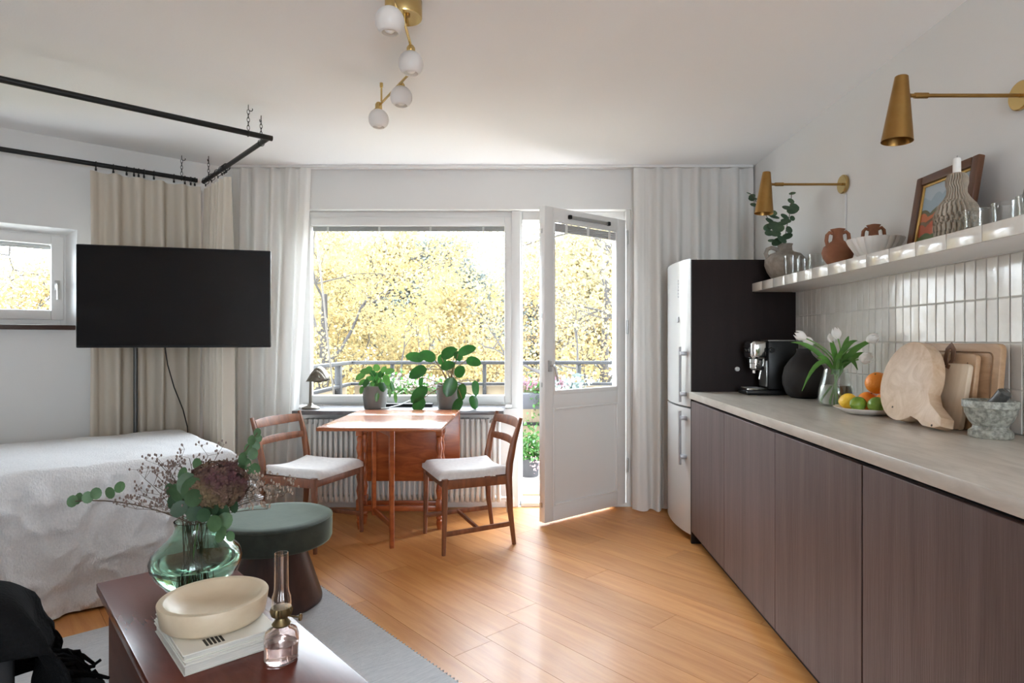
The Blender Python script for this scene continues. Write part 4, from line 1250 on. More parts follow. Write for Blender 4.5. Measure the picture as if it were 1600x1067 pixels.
# ================================================================== sofa corner with the black throw
m_throw = M('black_wool', (.0075, .0075, .008), 1.0, bump=.5, bscale=110, spec=.1)
sf = thing('sofa', 'dark grey sofa mostly outside the left edge under the black throw', 'sofa', LF(-.4, 1.2, RUGZ), ROT)
m_sofa = M('dark_grey_upholstery', (.03, .03, .032), .9)
def sfb(s0, s1, n0, n1, z0, z1, nm, bev=.04): MB().box(s0 + .4, s1 + .4, n0 - 1.2, n1 - 1.2, z0 - RUGZ, z1 - RUGZ, bev, 3).build(nm, m_sofa, sf)
sfb(-.95, .0, .2, 1.74, .12, .40, 'seat'); sfb(-.95, .075, 1.745, 1.96, .08, .615, 'armrest'); sfb(-1.2, -.955, .2, 1.96, .08, .80, 'backrest')
for s in (-1.1, -.05):
    for n in (.3, 1.85): MB().lathe([(0, 0), (.018, 0), (.022, .12), (0, .12)], 14, (s + .4, n - 1.2, 0)).build('sofa_leg', m_black, sf)
tw = thing('throw_blanket', 'black wool throw with fringe over the sofa arm, bottom left', 'blanket', LF(-.2, 1.85, .63), ROT)
mb = drape(-.62, .088, 1.735, 1.968, .634, .29, .10, .26, .055, .02, 7.7, wr=.008, flare=.07, vfold=.022, hem=.03)
inv = (Matrix.Translation(tw.location) @ Matrix.Rotation(ROT, 4, 'Z')).inverted() @ Matrix.Rotation(ROT, 4, 'Z')
mb.v = [inv @ p for p in mb.v]
o = mb.build('cloth', m_throw, tw, angle=180)
sm = o.modifiers.new('soft', 'SMOOTH'); sm.factor = .5; sm.iterations = 10
sm = o.modifiers.new('thick', 'SOLIDIFY'); sm.thickness = .009; sm.offset = 1.0
mb = MB(); rr = random.Random(4)
for i in range(60):
    n = 1.66 + i * .0062
    b = Vector((.155 + rr.uniform(-.02, .03), n, .365 + rr.uniform(-.015, .03)))
    dxx = rr.uniform(.03, .09)
    mb.tube([b + Vector((-.03, 0, .02)), b + Vector((dxx * .3, rr.uniform(-.01, .01), rr.uniform(-.02, .015))), b + Vector((dxx * .7, rr.uniform(-.02, .02), rr.uniform(-.05, .0))), b + Vector((dxx, rr.uniform(-.02, .02), rr.uniform(-.09, -.03)))], [.005, .006, .0055, .004], 7)
mb.v = [inv @ p for p in mb.v]
mb.build('fringe', m_throw, tw, kind='stuff')

# ================================================================== ceiling light
cl = thing('ceiling_light', 'brass ceiling light with four opal glass globes on angled rods', 'ceiling light', (-.46, 2.24, CEIL))
MB().lathe([(0, -.001), (.060, -.001), (.062, -.004), (.062, -.062), (.060, -.066), (0, -.066)], 48, tuple(Vector((-.452, 2.22, CEIL)))).build('canopy', m_brass2, cl, world=True)
MB().lathe([(0, 0), (.008, 0), (.008, -.006), (0, -.006)], 16, (-.437, 2.20, CEIL - .066)).build('screw', m_brass, cl, world=True)
m_opal = M('opal_glass', (.90, .885, .87), .3, translucent=.45)
m_bulb = M('white_bulb', (.92, .91, .89), .3)
globes = [(-.463, 2.03, 2.262), (-.462, 2.385, 2.283), (-.572, 2.73, 2.290), (-.728, 2.955, 2.272)]
ROD = 2.352
rods = [[(-.463, 1.99, ROD), (-.452, 2.22, ROD), (-.462, 2.385, ROD), (-.455, 2.53, ROD)], [(-.440, 2.494, ROD - .008), (-.779, 3.049, ROD - .008)]]
for r in rods: MB().tube(r, .0055, 10).build('rod', m_brass2, cl, world=True)
mb = MB(); mb.tube([(-.452, 2.22, CEIL - .06), (-.452, 2.22, ROD)], .008, 10); mb.build('stem', m_brass2, cl, world=True)
mb = MB(); mb.tube([(-.71, 2.935, CEIL - .001), (-.71, 2.935, ROD)], .0045, 10); mb.tube([(-.71, 2.935, CEIL - .001), (-.71, 2.935, CEIL - .02)], .008, 10); mb.build('stem', m_brass2, cl, world=True)
for (x, y, zc) in globes:
    mb = MB(); mb.lathe([(0, ROD - zc + .004), (.010, ROD - zc + .002), (.0165, ROD - zc - .008), (.0165, .048), (.014, .040), (0, .040)], 20, (x, y, zc)); hd = mb.build('lamp_holder', m_brass2, cl, world=True)
    R = .0485
    pr = [(.015, .046)] + [(R * math.sin(a), R * math.cos(a)) for a in [math.radians(q) for q in range(22, 146, 8)]]
    zc2 = pr[-1]
    pr += [(zc2[0] - .003, zc2[1])] + [((R - .003) * math.sin(a), (R - .003) * math.cos(a)) for a in [math.radians(q) for q in range(140, 20, -10)]]
    g = MB().lathe(pr, 40, (x, y, zc)).build('globe', m_opal, cl, world=True, angle=60)
    MB().ellipsoid((x, y, zc - .012), (.024, .024, .026)).build('bulb', m_bulb, cl, world=True)

# ================================================================== things on the worktop
WZ = TOPZ + .0004
# espresso machine, front towards the room (-x)
es = thing('espresso_machine', 'compact black and chrome espresso machine by the dark panel', 'coffee machine', (1.36, 3.46, WZ))
MB().box(-.155, .135, -.075, .075, 0, .028, .010).build('machine_base', m_plastic_b, es)
MB().box(-.150, -.045, -.066, .066, .028, .036, .003).build('drip_tray', m_chrome, es)
mb = MB()
for i in range(8): mb.box(-.143, -.052, -.06 + i * .0155, -.053 + i * .0155, .036, .0375)
mb.build('drip_grate', m_steel, es, smooth=False)
MB().box(-.035, .135, -.075, .075, .028, .300, .012).build('machine_body', m_plastic_b, es)
MB().box(-.039, -.034, -.058, .058, .045, .190, .002).build('front_plate', m_steel, es)
MB().box(-.125, -.034, -.068, .068, .198, .302, .022, 4).build('machine_head', m_chrome, es)
MB().box(-.128, -.118, -.045, .045, .232, .262, .004).build('control_strip', m_plastic_b, es)
for y in (-.028, 0, .028): MB().lathe([(0, 0), (.008, 0), (.008, .004), (0, .004)], 16, m=Matrix.Translation((-.128, y, .247)) @ Matrix.Rotation(-PI / 2, 4, 'Y')).build('button', m_chrome, es)
MB().lathe([(0, .198), (.036, .198), (.036, .176), (.030, .170), (0, .170)], 28, (-.082, 0, 0)).build('group_head', m_chrome, es)
mb = MB(); mb.lathe([(0, .172), (.034, .172), (.034, .148), (.026, .138), (.010, .134), (0, .134)], 28, (-.082, 0, 0)); mb.tube([(-.088, -.009, .138), (-.088, -.009, .118)], .005, 8); mb.tube([(-.088, .009, .138), (-.088, .009, .118)], .005, 8)
pf = mb.build('portafilter', m_chrome, es)
MB().tube([(-.085, -.032, .158), (-.085, -.055, .157), (-.085, -.105, .151), (-.085, -.118, .149)], [.006, .011, .013, .010], 14).build('handle', m_plastic_b, pf)
MB().tube([(-.06, -.07, .20), (-.062, -.078, .175), (-.08, -.080, .13), (-.088, -.080, .09)], [.005, .005, .0045, .006], 10).build('steam_wand', m_chrome, es)
MB().box(-.03, .12, -.06, .06, .300, .306, .004).build('cup_tray', m_steel, es)
MB().lathe([(0, 0), (.016, 0), (.014, .018), (0, .02)], 20, m=Matrix.Translation((-.02, -.075, .25)) @ Matrix.Rotation(PI / 2, 4, 'X')).build('steam_knob', m_plastic_b, es)

# light switch on the dark panel
sw = thing('wall_socket', 'tiny round white socket on the dark fridge panel', 'socket', ((1151.5 - CX) * 3.617 / FOCAL, PANEL_Y, HORIZON_Z - (576.5 - CY) * 3.617 / FOCAL))
MB().lathe([(0, 0), (.0135, 0), (.0135, .012), (.010, .016), (0, .016)], 20, m=Matrix.Rotation(PI / 2, 4, 'X')).build('socket_body', m_trim, sw)
MB().lathe([(0, .0162), (.004, .0162), (.004, .0175), (0, .0175)], 12, m=Matrix.Rotation(PI / 2, 4, 'X')).build('socket_hole', m_steel, sw)

# black round vessel behind the tulips
bv = thing('black_vase', 'round matt black vase behind the tulips', 'vase', (1.452, 3.235, WZ))
MB().lathe([(0, 0), (.06, 0), (.085, .02), (.104, .07), (.106, .11), (.096, .16), (.07, .20), (.045, .225), (.034, .245), (.036, .26), (.030, .26), (.028, .24), (0, .23)], 48,
           rfun=lambda a, z: 1 + .012 * math.sin(5 * a + 20 * z)).build('vase_body', M('matt_black_clay', (.011, .008, .0075), .75, bump=.2, bscale=25), bv, angle=70)

# tulips in a clear vase
TX, TY = 1.425, 2.84
gv = thing('glass_vase', 'clear glass vase of water holding white tulips', 'vase', (TX, TY, WZ))
m_clear = thin_glass('clear_vase_glass', (.94, .96, .95), 1.3)
m_wclear = solid_glass('clear_water', (.97, .99, .98), 1.33)
MB().lathe([(0, 0), (.058, 0), (.072, .006), (.078, .03), (.074, .08), (.058, .135), (.050, .172), (.048, .172), (.056, .134), (.0715, .08), (.0752, .03), (.068, .010), (0, .008)], 48).build('vase_glass', m_clear, gv, angle=70)
MB().lathe([(0, .0085), (.066, .0105), (.0745, .03), (.0708, .08), (.0665, .096), (0, .096)], 48).build('water', m_wclear, gv, angle=70)
m_tul = M('white_tulip_petal', (.90, .88, .85), .6, translucent=.25)
m_tleaf = M('tulip_leaf', (.075, .20, .035), .45, col2=(.12, .28, .055), scale=6, stretch=(1, 1, 4), translucent=.35, rand=.15)
m_tstem = M('tulip_stem', (.16, .30, .08), .5)
TM = Vector((TX, TY, WZ + .165))
def tulip(lab, px, py, dd, lean, leaves, r=.0235, openf=.8):
    t = thing('tulip', lab, 'flower', tuple(TM), group='white tulips')
    tip = at(px, py, dd)
    m2 = TM + Vector((random.uniform(-.03, .03), random.uniform(-.03, .03), 0))
    foot = Vector((2 * TX - m2.x, 2 * TY - m2.y, WZ + .015)) + Vector((random.uniform(-.02, .02), random.uniform(-.02, .02), 0))
    b = m2 + Vector((0, 0, .5 * (tip.z - m2.z))) + (tip - m2) * .1
    pts = [foot, foot * .5 + m2 * .5, m2] + [m2 * (1 - u) ** 2 + b * 2 * u * (1 - u) + tip * u * u for u in (.2, .4, .6, .8, 1)]
    st = MB().tube(pts, .0034, 8).build('stem', m_tstem, t, world=True)
    ax = (pts[-1] - pts[-2]).normalized()
    q = ax.to_track_quat('Z', 'Y').to_matrix().to_4x4()
    Mx = Matrix.Translation(tip - ax * .006) @ q
    for i in range(6):
        rr0 = r * (1.0 if i % 2 else .93)
        mb = MB()
        a0 = i * PI / 3
        def f(u, v, a0=a0, rr0=rr0):
            z = .058 * v
            rad = rr0 * (math.sin(PI * min(.5, v * .75 + .06)) if v < .6 else 1.0 - .55 * openf * ((v - .6) / .4) ** 1.4)
            half = .62 * math.sin(PI * (v * .86 + .10)) ** .8
            a = a0 + (u - .5) * 2 * half
            return Vector((rad * math.cos(a), rad * math.sin(a), z - .002 * (2 * u - 1) ** 2))
        mb.grid(6, 7, f, m=Mx)
        mb.build('petal', m_tul, t, world=True, angle=80)
    for (lx, ly, ld, L, w, an) in leaves:
        a = math.radians(an)
        e = at(lx, ly, ld)
        base = TM + Vector((random.uniform(-.025, .025), random.uniform(-.02, .02), -.02))
        d = (e - base)
        mb = MB()
        up = Vector((-.2, -1, .5))
        n = 9; vs = []; fs = []
        s = d.normalized().cross(up).normalized()
        for i in range(n + 1):
            u = i / n
            c = base + d * u + Vector((0, 0, 1)) * (4 * u * (1 - u) * an / 1000.0)
            ww = w / 2 * (math.sin(PI * (u * .93 + .05)) ** .8)
            vs += [c - s * ww + up * ww * .35, c, c + s * ww + up * ww * .35]
        for i in range(n):
            k = 3 * i; fs += [(k, k + 1, k + 4, k + 3), (k + 1, k + 2, k + 5, k + 4)]
        mb.add(vs, fs); mb.build('leaf', m_tleaf, t, world=True, angle=80)
tulip('white tulip leaning furthest left over the black vase', 1258, 528, 2.88, 0, [(1236, 535, 2.90, .2, .026, 40), (1253, 611, 2.74, .2, .022, 90)])
tulip('smaller half-hidden white tulip just right of the leftmost one', 1270, 537, 2.92, 0, [(1276, 560, 2.80, .2, .026, 30)], r=.020)
tulip('white tulip standing upright in the middle of the bunch', 1309, 528, 2.86, 0, [(1297, 535, 2.80, .2, .026, 30), (1326, 525, 2.84, .2, .028, 20)])
tulip('white tulip leaning right against the tiles', 1356, 532, 2.70, 0, [(1364, 533, 2.68, .2, .026, 30), (1340, 532, 2.78, .2, .026, 40)])
tulip('wide open white tulip lowest on the right of the bunch', 1345, 561, 2.72, 0, [(1358, 553, 2.76, .2, .026, 30), (1340, 578, 2.68, .2, .028, 60)], r=.027, openf=.35)
tulip('white tulip half hidden behind the middle one', 1301, 533, 2.95, 0, [(1310, 560, 2.72, .2, .026, 10), (1318, 548, 2.75, .2, .022, 20)], r=.020)

# fruit plate
PX, PY = 1.405, 2.537
pl = thing('fruit_plate', 'white scalloped plate carrying the citrus fruit', 'plate', (PX, PY, WZ))
m_porc = M('cream_porcelain', (.80, .76, .72), .3, coat=.3)
MB().lathe([(0, .0), (.075, 0), (.085, .004), (.127, .024), (.128, .027), (.085, .010), (.07, .007), (0, .007)], 96, rfun=lambda a, z: 1 + (.022 * math.cos(14 * a) if z > .01 else 0)).build('plate_body', m_porc, pl, angle=60)
m_orange = M('orange_peel', (.85, .27, .02), .42, bump=.25, bscale=160)
m_lemon = M('lemon_peel', (.88, .55, .04), .4, bump=.25, bscale=140)
m_lime = M('lime_peel', (.10, .21, .018), .38, col2=(.20, .30, .03), scale=12, bump=.2, bscale=140)
m_calyx = M('fruit_calyx', (.10, .13, .04), .8)
def fruit(name, lab, px, py, dd, r, mat, kind='orange', rot=(0, 0, 0), group='citrus fruit'):
    c = at(px, py, dd)
    return c
def put_fruit(name, lab, c, r, mat, lemon=False, rot=(0, 0, 0)):
    t = thing(name, lab, name, c, group='citrus fruit on the plate')
    t.rotation_euler = rot
    mb = MB()
    if lemon:
        prof = [(0, -1.32), (.10, -1.28), (.16, -1.18), (.45, -1.0), (.8, -.62), (.98, -.2), (1, .1), (.92, .5), (.66, .86), (.34, 1.06), (.13, 1.16), (.09, 1.24), (0, 1.27)]
    else:
        prof = [(math.sin(PI * i / 16), -math.cos(PI * i / 16) * .95) for i in range(17)]
        prof[0] = (0, -.93); prof[-1] = (0, .90)
    mb.lathe([(a * r, b * r) for a, b in prof], 28); mb.build('peel', mat, t, angle=80)
    zt = (1.27 if lemon else .90) * r
    MB().lathe([(0, zt - .002), (.0035, zt - .001), (.003, zt + .002), (0, zt + .0025)], 10).build('stem_scar', m_calyx, t)
pz = WZ + .008
put_fruit('lemon', 'yellow lemon lying at the left of the plate', (1.352, 2.592, pz + .037), .034, m_lemon, True, (1.45, .15, .5))
put_fruit('orange', 'orange lying on the plate between the lemon and the limes', (1.427, 2.575, pz + .039), .041, m_orange, rot=(.4, .2, 0))
put_fruit('orange', 'orange half hidden on the right behind the lime', (1.452, 2.495, pz + .039), .041, m_orange, rot=(.9, .6, 1))
put_fruit('orange', 'large orange balanced on top of the other fruit', (1.444, 2.535, pz + .118), .047, m_orange, rot=(.3, -.4, 0))
put_fruit('lime', 'dark green lime in front of the oranges', (1.355, 2.520, pz + .033), .0305, m_lime, True, (1.5, .1, 1.9))
put_fruit('lime', 'bright yellow-green lime at the right of the plate', (1.392, 2.452, pz + .037), .031, m_lime, True, (1.2, .5, .2))

# cutting boards leaning on the tiles: local x along the wall towards the camera, local y up the board, z out of the wall
def lean(bottom_x, top_x, hgt):
    """matrix from board space (u along -Y, v up, w outwards) to the world for a board leaning on the wall"""
    dx = top_x - bottom_x
    up = Vector((dx, 0, math.sqrt(max(1e-6, hgt * hgt - dx * dx)))).normalized()
    u = Vector((0, -1, 0))
    w = u.cross(up)
    if w.x > 0: w = -w
    return up, u, w
def board(name, lab, poly, th, mat, y_ref, bx, tx, hgt, bev=.004, holes=()):
    up, u, w = lean(bx, tx, hgt)
    t = thing(name, lab, 'cutting board', (bx, y_ref, WZ), group='wooden cutting boards')
    bm = bmesh.new()
    vs = [bm.verts.new((p[0], p[1], 0)) for p in poly]
    f = bm.faces.new(vs)
    r = bmesh.ops.extrude_face_region(bm, geom=[f])
    bmesh.ops.translate(bm, verts=[e for e in r['geom'] if isinstance(e, bmesh.types.BMVert)], vec=(0, 0, th))
    bmesh.ops.recalc_face_normals(bm, faces=bm.faces[:])
    ed = [e for e in bm.edges if abs(e.verts[0].co.z - e.verts[1].co.z) < 1e-6]
    bmesh.ops.bevel(bm, geom=ed, offset=bev, segments=2, profile=.5, affect='EDGES')
    me = bpy.data.meshes.new('board'); bm.to_mesh(me); bm.free()
    me.polygons.foreach_set('use_smooth', [True] * len(me.polygons)); me.set_sharp_from_angle(angle=math.radians(35))
    me.materials.append(mat)
    o = bpy.data.objects.new('board_body', me); COL.objects.link(o); o.parent = t
    Mx = Matrix((( u.x, up.x, w.x, 0), (u.y, up.y, w.y, 0), (u.z, up.z, w.z, 0), (0, 0, 0, 1)))
    o.matrix_local = Mx
    return t, Mx
def rrect(x0, x1, y0, y1, r, n=5):
    pts = []
    for cx, cy, a0 in ((x1 - r, y0 + r, -90), (x1 - r, y1 - r, 0), (x0 + r, y1 - r, 90), (x0 + r, y0 + r, 180)):
        for i in range(n + 1):
            a = math.radians(a0 + 90 * i / n); pts.append((cx + r * math.cos(a), cy + r * math.sin(a)))
    return pts
m_maple = M('pale_maple', (.50, .335, .21), .5, col2=(.64, .48, .34), scale=5, stretch=(2, 2, 2), detail=6, distort=2.0)
m_oakb = M('oiled_oak', (.36, .21, .11), .5, col2=(.48, .30, .17), scale=5, stretch=(1, 5, 5), detail=6, distort=1.0)
m_ash = M('pale_ash', (.60, .47, .33), .5, col2=(.70, .58, .44), scale=5, stretch=(5, 1, 5), detail=6, distort=.8)
m_beech = M('beech', (.45, .28, .16), .5, col2=(.56, .37, .22), scale=5, stretch=(1, 5, 5), detail=6, distort=.8)
t, Mx = board('cutting_board', 'largest rectangular wooden board with a juice groove, at the back', rrect(0, .46, 0, .292, .022), .022, m_oakb, 2.44, 1.528, 1.5505, .292)
gr = MB()
R = rrect(.03, .43, .03, .262, .02); gr.tube([Vector((p[0], p[1], .0222)) for p in R + R[:1]], .0028, 6, caps=False)
o = gr.build('juice_groove', M('groove_dark', (.20, .11, .055), .7), t); o.matrix_local = Mx
t, Mx = board('cutting_board', 'medium brown rectangular board in the middle of the stack', rrect(0, .24, 0, .256, .016), .018, m_beech, 2.29, 1.490, 1.519, .256)
o = MB().tube([Vector((.168, .205, .0182)), Vector((.20, .218, .0182)), Vector((.204, .226, .0182))], .003, 6).build('slot', bpy.data.materials['groove_dark'], t); o.matrix_local = Mx
t, Mx = board('cutting_board', 'small pale board with a leather loop behind the round board', rrect(0, .155, 0, .224, .014), .018, m_ash, 2.20, 1.455, 1.490, .224)
lp_pts = [Vector((.045, .20, .012)), Vector((.040, .235, .020)), Vector((.042, .272, .020)), Vector((.052, .287, .017)), Vector((.062, .272, .013)), Vector((.062, .235, .010)), Vector((.052, .205, .020))]
o = MB().beam(lp_pts, .020, .005, up=(0, 0, 1)).build('leather_loop', M('brown_leather', (.13, .065, .035), .6), t); o.matrix_local = Mx
# round paddle board
cy0, rr_ = .148, .148
poly = []
ha = math.radians(-35)      # handle direction in board space (u right/near, v up)
hd = Vector((math.cos(ha), math.sin(ha))); hp = Vector((-hd.y, hd.x))
c0v = Vector((.165, cy0))
hwid = .043
a_cut = math.asin(hwid / rr_)
n = 40
angs = [ha + a_cut * 1.3 + (2 * PI - 2.6 * a_cut) * i / n for i in range(n + 1)]
circ = [(c0v.x + rr_ * math.cos(a), c0v.y + rr_ * math.sin(a)) for a in angs]
Lh = .277
hand = []
for f_, s_ in ((.175, -1), (.215, -1), (Lh - .02, -1), (Lh, -.55), (Lh, .55), (Lh - .02, 1), (.215, 1), (.175, 1)):
    ww = hwid * (.92 if f_ < .2 else 1.0 if f_ < .25 else 1.08)
    p = c0v + hd * f_ + hp * s_ * ww; hand.append((p.x, max(p.y, .0005)))
poly = circ + hand
t, Mx = board('cutting_board', 'round pale paddle board with its handle pointing down, at the front', poly, .046, m_maple, 2.415, 1.392, 1.462, .296, bev=.003)
for (u_, v_) in ((.13, .045), (c0v.x + hd.x * .245, c0v.y + hd.y * .245)):
    o = MB().ellipsoid((u_, v_, .0462), (.005, .004, .0008), 10, 6).build('knot', M('dark_knot', (.03, .02, .015), .8), t); o.matrix_local = Mx

# stone mortar and pestle
mo = thing('mortar', 'grey granite mortar on the worktop beside the cutting boards', 'mortar', (1.445, 1.915, WZ))
m_gran = M('speckled_granite', (.16, .165, .14), .5, col2=(.40, .40, .35), scale=70, detail=5, ramp=(.38, .62), bump=.05, bscale=120)
MB().lathe([(0, 0), (.056, 0), (.059, .004), (.058, .020), (.048, .028), (.046, .036), (.058, .052), (.068, .076), (.070, .091), (.075, .095), (.0755, .113), (.073, .116), (.064, .115), (.061, .098), (.046, .06), (.02, .044), (0, .042)], 56).build('mortar_body', m_gran, mo, angle=45)
pe = thing('pestle', 'dark stone pestle resting in the granite mortar', 'pestle', (1.445, 1.915, WZ))
MB().tube([(-.012, .028, .062), (.0, .01, .086), (.013, -.02, .121), (.019, -.033, .142), (.022, -.037, .148)], [.020, .017, .019, .0195, .012], 20).build('pestle_body', M('dark_granite', (.05, .048, .045), .45, col2=(.08, .078, .072), scale=80), pe)

# ================================================================== things on the shelf
SZ = SH_Z + .0004
m_clay = M('rough_grey_clay', (.20, .17, .14), .9, col2=(.34, .30, .26), scale=18, detail=6, bump=.4, bscale=40)
jg = thing('clay_jug', 'weathered grey clay jug holding eucalyptus on the shelf', 'jug', (1.447, 3.46, SZ))
MB().lathe([(0, 0), (.060, 0), (.066, .006), (.095, .05), (.110, .09), (.108, .122), (.085, .15), (.050, .163), (.040, .172), (.038, .195), (.043, .208), (.036, .208), (.032, .19), (0, .17)], 48, rfun=lambda a, z: 1 + .01 * math.sin(3 * a + 30 * z)).build('jug_body', m_clay, jg, angle=70)
hp_ = [(-.098, 0, .128), (-.108, 0, .155), (-.100, 0, .178), (-.078, 0, .187), (-.05, 0, .18), (-.038, 0, .17)]
MB().tube(hp_, [.012, .012, .011, .011, .012, .013], 12).build('handle', m_clay, jg)
m_euc3 = M('dried_eucalyptus', (.040, .085, .045), .6, col2=(.075, .13, .07), scale=14, translucent=.2, rand=.25)
JM = Vector((1.447, 3.46, SZ + .20))
def sh_euc(lab, path, leaves, seed):
    t = thing('eucalyptus_sprig', lab, 'foliage', tuple(JM), group='eucalyptus on the shelf')
    r = random.Random(seed)
    pts = [JM - Vector((0, 0, .12)), JM] + [at(*p) for p in path]
    MB().tube(pts, .002, 6).build('stem', m_twig, t, world=True)
    for (x, y, dd, rr) in leaves:
        mb = MB(); round_leaf(mb, at(x, y, dd), (r.uniform(-.6, .6), -1, r.uniform(.2, 1.4)), rr * dd / FOCAL, (1, 0, .2))
        mb.build('leaf', m_euc3, t, world=True, angle=80)
sh_euc('eucalyptus sprig pointing up right from the clay jug', [(1228, 360, 3.44), (1235, 330, 3.42), (1237, 300, 3.42)],
       [(1238, 302, 3.42, 5), (1236, 314, 3.40, 6), (1240, 321, 3.44, 6), (1231, 325, 3.42, 9), (1239, 327, 3.40, 9), (1226, 338, 3.42, 7), (1238, 341, 3.40, 5), (1228, 345, 3.38, 8), (1222, 349, 3.42, 8), (1233, 359, 3.36, 7), (1230, 369, 3.38, 8), (1222, 374, 3.36, 9), (1217, 376, 3.38, 8), (1213, 379, 3.40, 7), (1212, 365, 3.38, 8), (1216, 357, 3.40, 9)], 1)
sh_euc('eucalyptus sprig leaning left behind the far brass lamp', [(1205, 350, 3.45), (1190, 325, 3.46), (1172, 302, 3.48)],
       [(1170, 302, 3.48, 4), (1175, 307, 3.48, 5), (1179, 310, 3.47, 5), (1174, 311, 3.50, 5), (1178, 320, 3.46, 6), (1190, 328, 3.46, 7), (1206, 333, 3.46, 8), (1210, 339, 3.45, 8), (1203, 345, 3.44, 8), (1209, 352, 3.42, 9), (1200, 355, 3.44, 7), (1202, 364, 3.40, 7), (1206, 376, 3.42, 6)], 2)
def tumbler(lab, x, y, r, h, group='clear glasses on the shelf'):
    t = thing('drinking_glass', lab, 'glass', (x, y, SZ), group=group)
    MB().lathe([(0, 0), (r * .88, 0), (r * .92, .002), (r, h), (r - .0018, h), (r * .90, .008), (0, .008)], 36).build('glass_body', m_tumbler, t, angle=60)
    MB().tube([((r - .0009) * math.cos(2 * PI * j / 36), (r - .0009) * math.sin(2 * PI * j / 36), h) for j in range(37)], .0012, 5, caps=False).build('rim', m_tumbler, t)
tumbler('tall clear glass in front of the grey clay jug', 1.375, 3.20, .040, .105)
tumbler('low clear glass beside the terracotta jug', 1.372, 3.055, .036, .072)
tumbler('clear glass between the tall glass and the wall', 1.455, 3.10, .038, .10)
tumbler('low clear glass right of the ribbed candle holder', 1.368, 1.868, .035, .062)
tumbler('wider clear glass at the right end of the shelf', 1.412, 1.80, .043, .068)
tumbler('clear glass cut off by the right edge of the picture', 1.40, 1.70, .038, .066)
m_terra = M('terracotta', (.23, .085, .04), .75, col2=(.31, .13, .065), scale=10, bump=.1, bscale=60)
def amphora(lab, x, y, sc, rz):
    t = thing('terracotta_jug', lab, 'jug', (x, y, SZ), rz, group='small terracotta jugs')
    P = [(0, 0), (.030, 0), (.038, .004), (.062, .04), (.068, .065), (.060, .09), (.038, .108), (.024, .118), (.021, .135), (.021, .158), (.030, .170), (.026, .172), (.017, .158), (.016, .135), (0, .12)]
    MB().lathe([(a * sc, b) for a, b in P], 40, rfun=lambda a, z: 1 + (.09 * math.cos(4 * a) if z > .163 else 0)).build('jug_body', m_terra, t, angle=60)
    for s in (-1, 1):
        MB().tube([(s * .019 * sc, 0, .152), (s * .034 * sc, 0, .157), (s * .044 * sc, 0, .146), (s * .047 * sc, 0, .120), (s * .042 * sc, 0, .098)], .0082 * sc, 10).build('handle', m_terra, t)
amphora('small terracotta two-handled jug left of the fluted bowl', 1.408, 2.79, 1.0, -.35)
amphora('terracotta two-handled jug standing behind the fluted bowl', 1.515, 2.69, .90, -.5)
fb = thing('fluted_bowl', 'white fluted ceramic bowl in the middle of the shelf', 'bowl', (1.435, 2.535, SZ))
pr = [(0, 0), (.055, 0), (.060, .006), (.078, .03), (.098, .062), (.107, .082), (.104, .084), (.094, .064), (.072, .032), (.05, .012), (0, .010)]
MB().lathe(pr, 128, rfun=lambda a, z: 1 + .075 * abs(math.sin(10 * a)) - .05).build('bowl_body', M('white_ceramic', (.68, .66, .62), .45), fb, angle=30)

# framed painting leaning on the wall
FW, FH = .335, .300
fbx, ftx = 1.506, 1.5545
up, u, w = lean(fbx, ftx, FH)
fm = thing('picture_frame', 'dark wooden frame with a gilt inner edge and a small landscape painting', 'picture', (fbx, 2.415, SZ))
Mx = Matrix(((u.x, up.x, w.x, 0), (u.y, up.y, w.y, 0), (u.z, up.z, w.z, 0), (0, 0, 0, 1)))
m_frame = M('dark_picture_wood', (.10, .038, .016), .4, coat=.15)
m_gilt = M('gilt', (.55, .36, .12), .4, metal=.8)
def ringuv(mb, x0, x1, y0, y1, ww, za, zb, bev):
    mb.box(x0, x0 + ww, y0, y1, za, zb, bev); mb.box(x1 - ww, x1, y0, y1, za, zb, bev)
    mb.box(x0 + ww, x1 - ww, y0, y0 + ww, za, zb, bev); mb.box(x0 + ww, x1 - ww, y1 - ww, y1, za, zb, bev)
mb = MB(); ringuv(mb, 0, FW, 0, FH, .034, 0, .024, .005); o = mb.build('frame', m_frame, fm); o.matrix_local = Mx
mb = MB(); ringuv(mb, .034, FW - .034, .034, FH - .034, .010, 0, .016, .003); o = mb.build('gilt_edge', m_gilt, fm); o.matrix_local = Mx
# painting: sky, hill, orange roofs, green meadow (flat paint on canvas)
m_paint = bpy.data.materials.new('painting'); m_paint.use_nodes = True
nt = m_paint.node_tree; N = nt.nodes; Lk = nt.links; p = N['Principled BSDF']; p.inputs['Roughness'].default_value = .5
tcn = N.new('ShaderNodeTexCoord'); sep = N.new('ShaderNodeSeparateXYZ'); Lk.new(tcn.outputs['Object'], sep.inputs[0])
nz = N.new('ShaderNodeTexVoronoi'); nz.inputs['Scale'].default_value = 22; Lk.new(tcn.outputs['Object'], nz.inputs['Vector'])
ma = N.new('ShaderNodeMath'); ma.operation = 'MULTIPLY_ADD'; ma.inputs[1].default_value = .9; Lk.new(nz.outputs['Distance'], ma.inputs[0])
mv = N.new('ShaderNodeMath'); mv.operation = 'MULTIPLY'; mv.inputs[1].default_value = 1 / FH; Lk.new(sep.outputs[1], mv.inputs[0])
m3 = N.new('ShaderNodeMath'); m3.operation = 'MULTIPLY'; m3.inputs[1].default_value = .14; Lk.new(nz.outputs['Distance'], m3.inputs[0])
m4 = N.new('ShaderNodeMath'); m4.operation = 'ADD'; Lk.new(mv.outputs[0], m4.inputs[0]); Lk.new(m3.outputs[0], m4.inputs[1])
rp = N.new('ShaderNodeValToRGB'); rp.color_ramp.interpolation = 'CONSTANT'
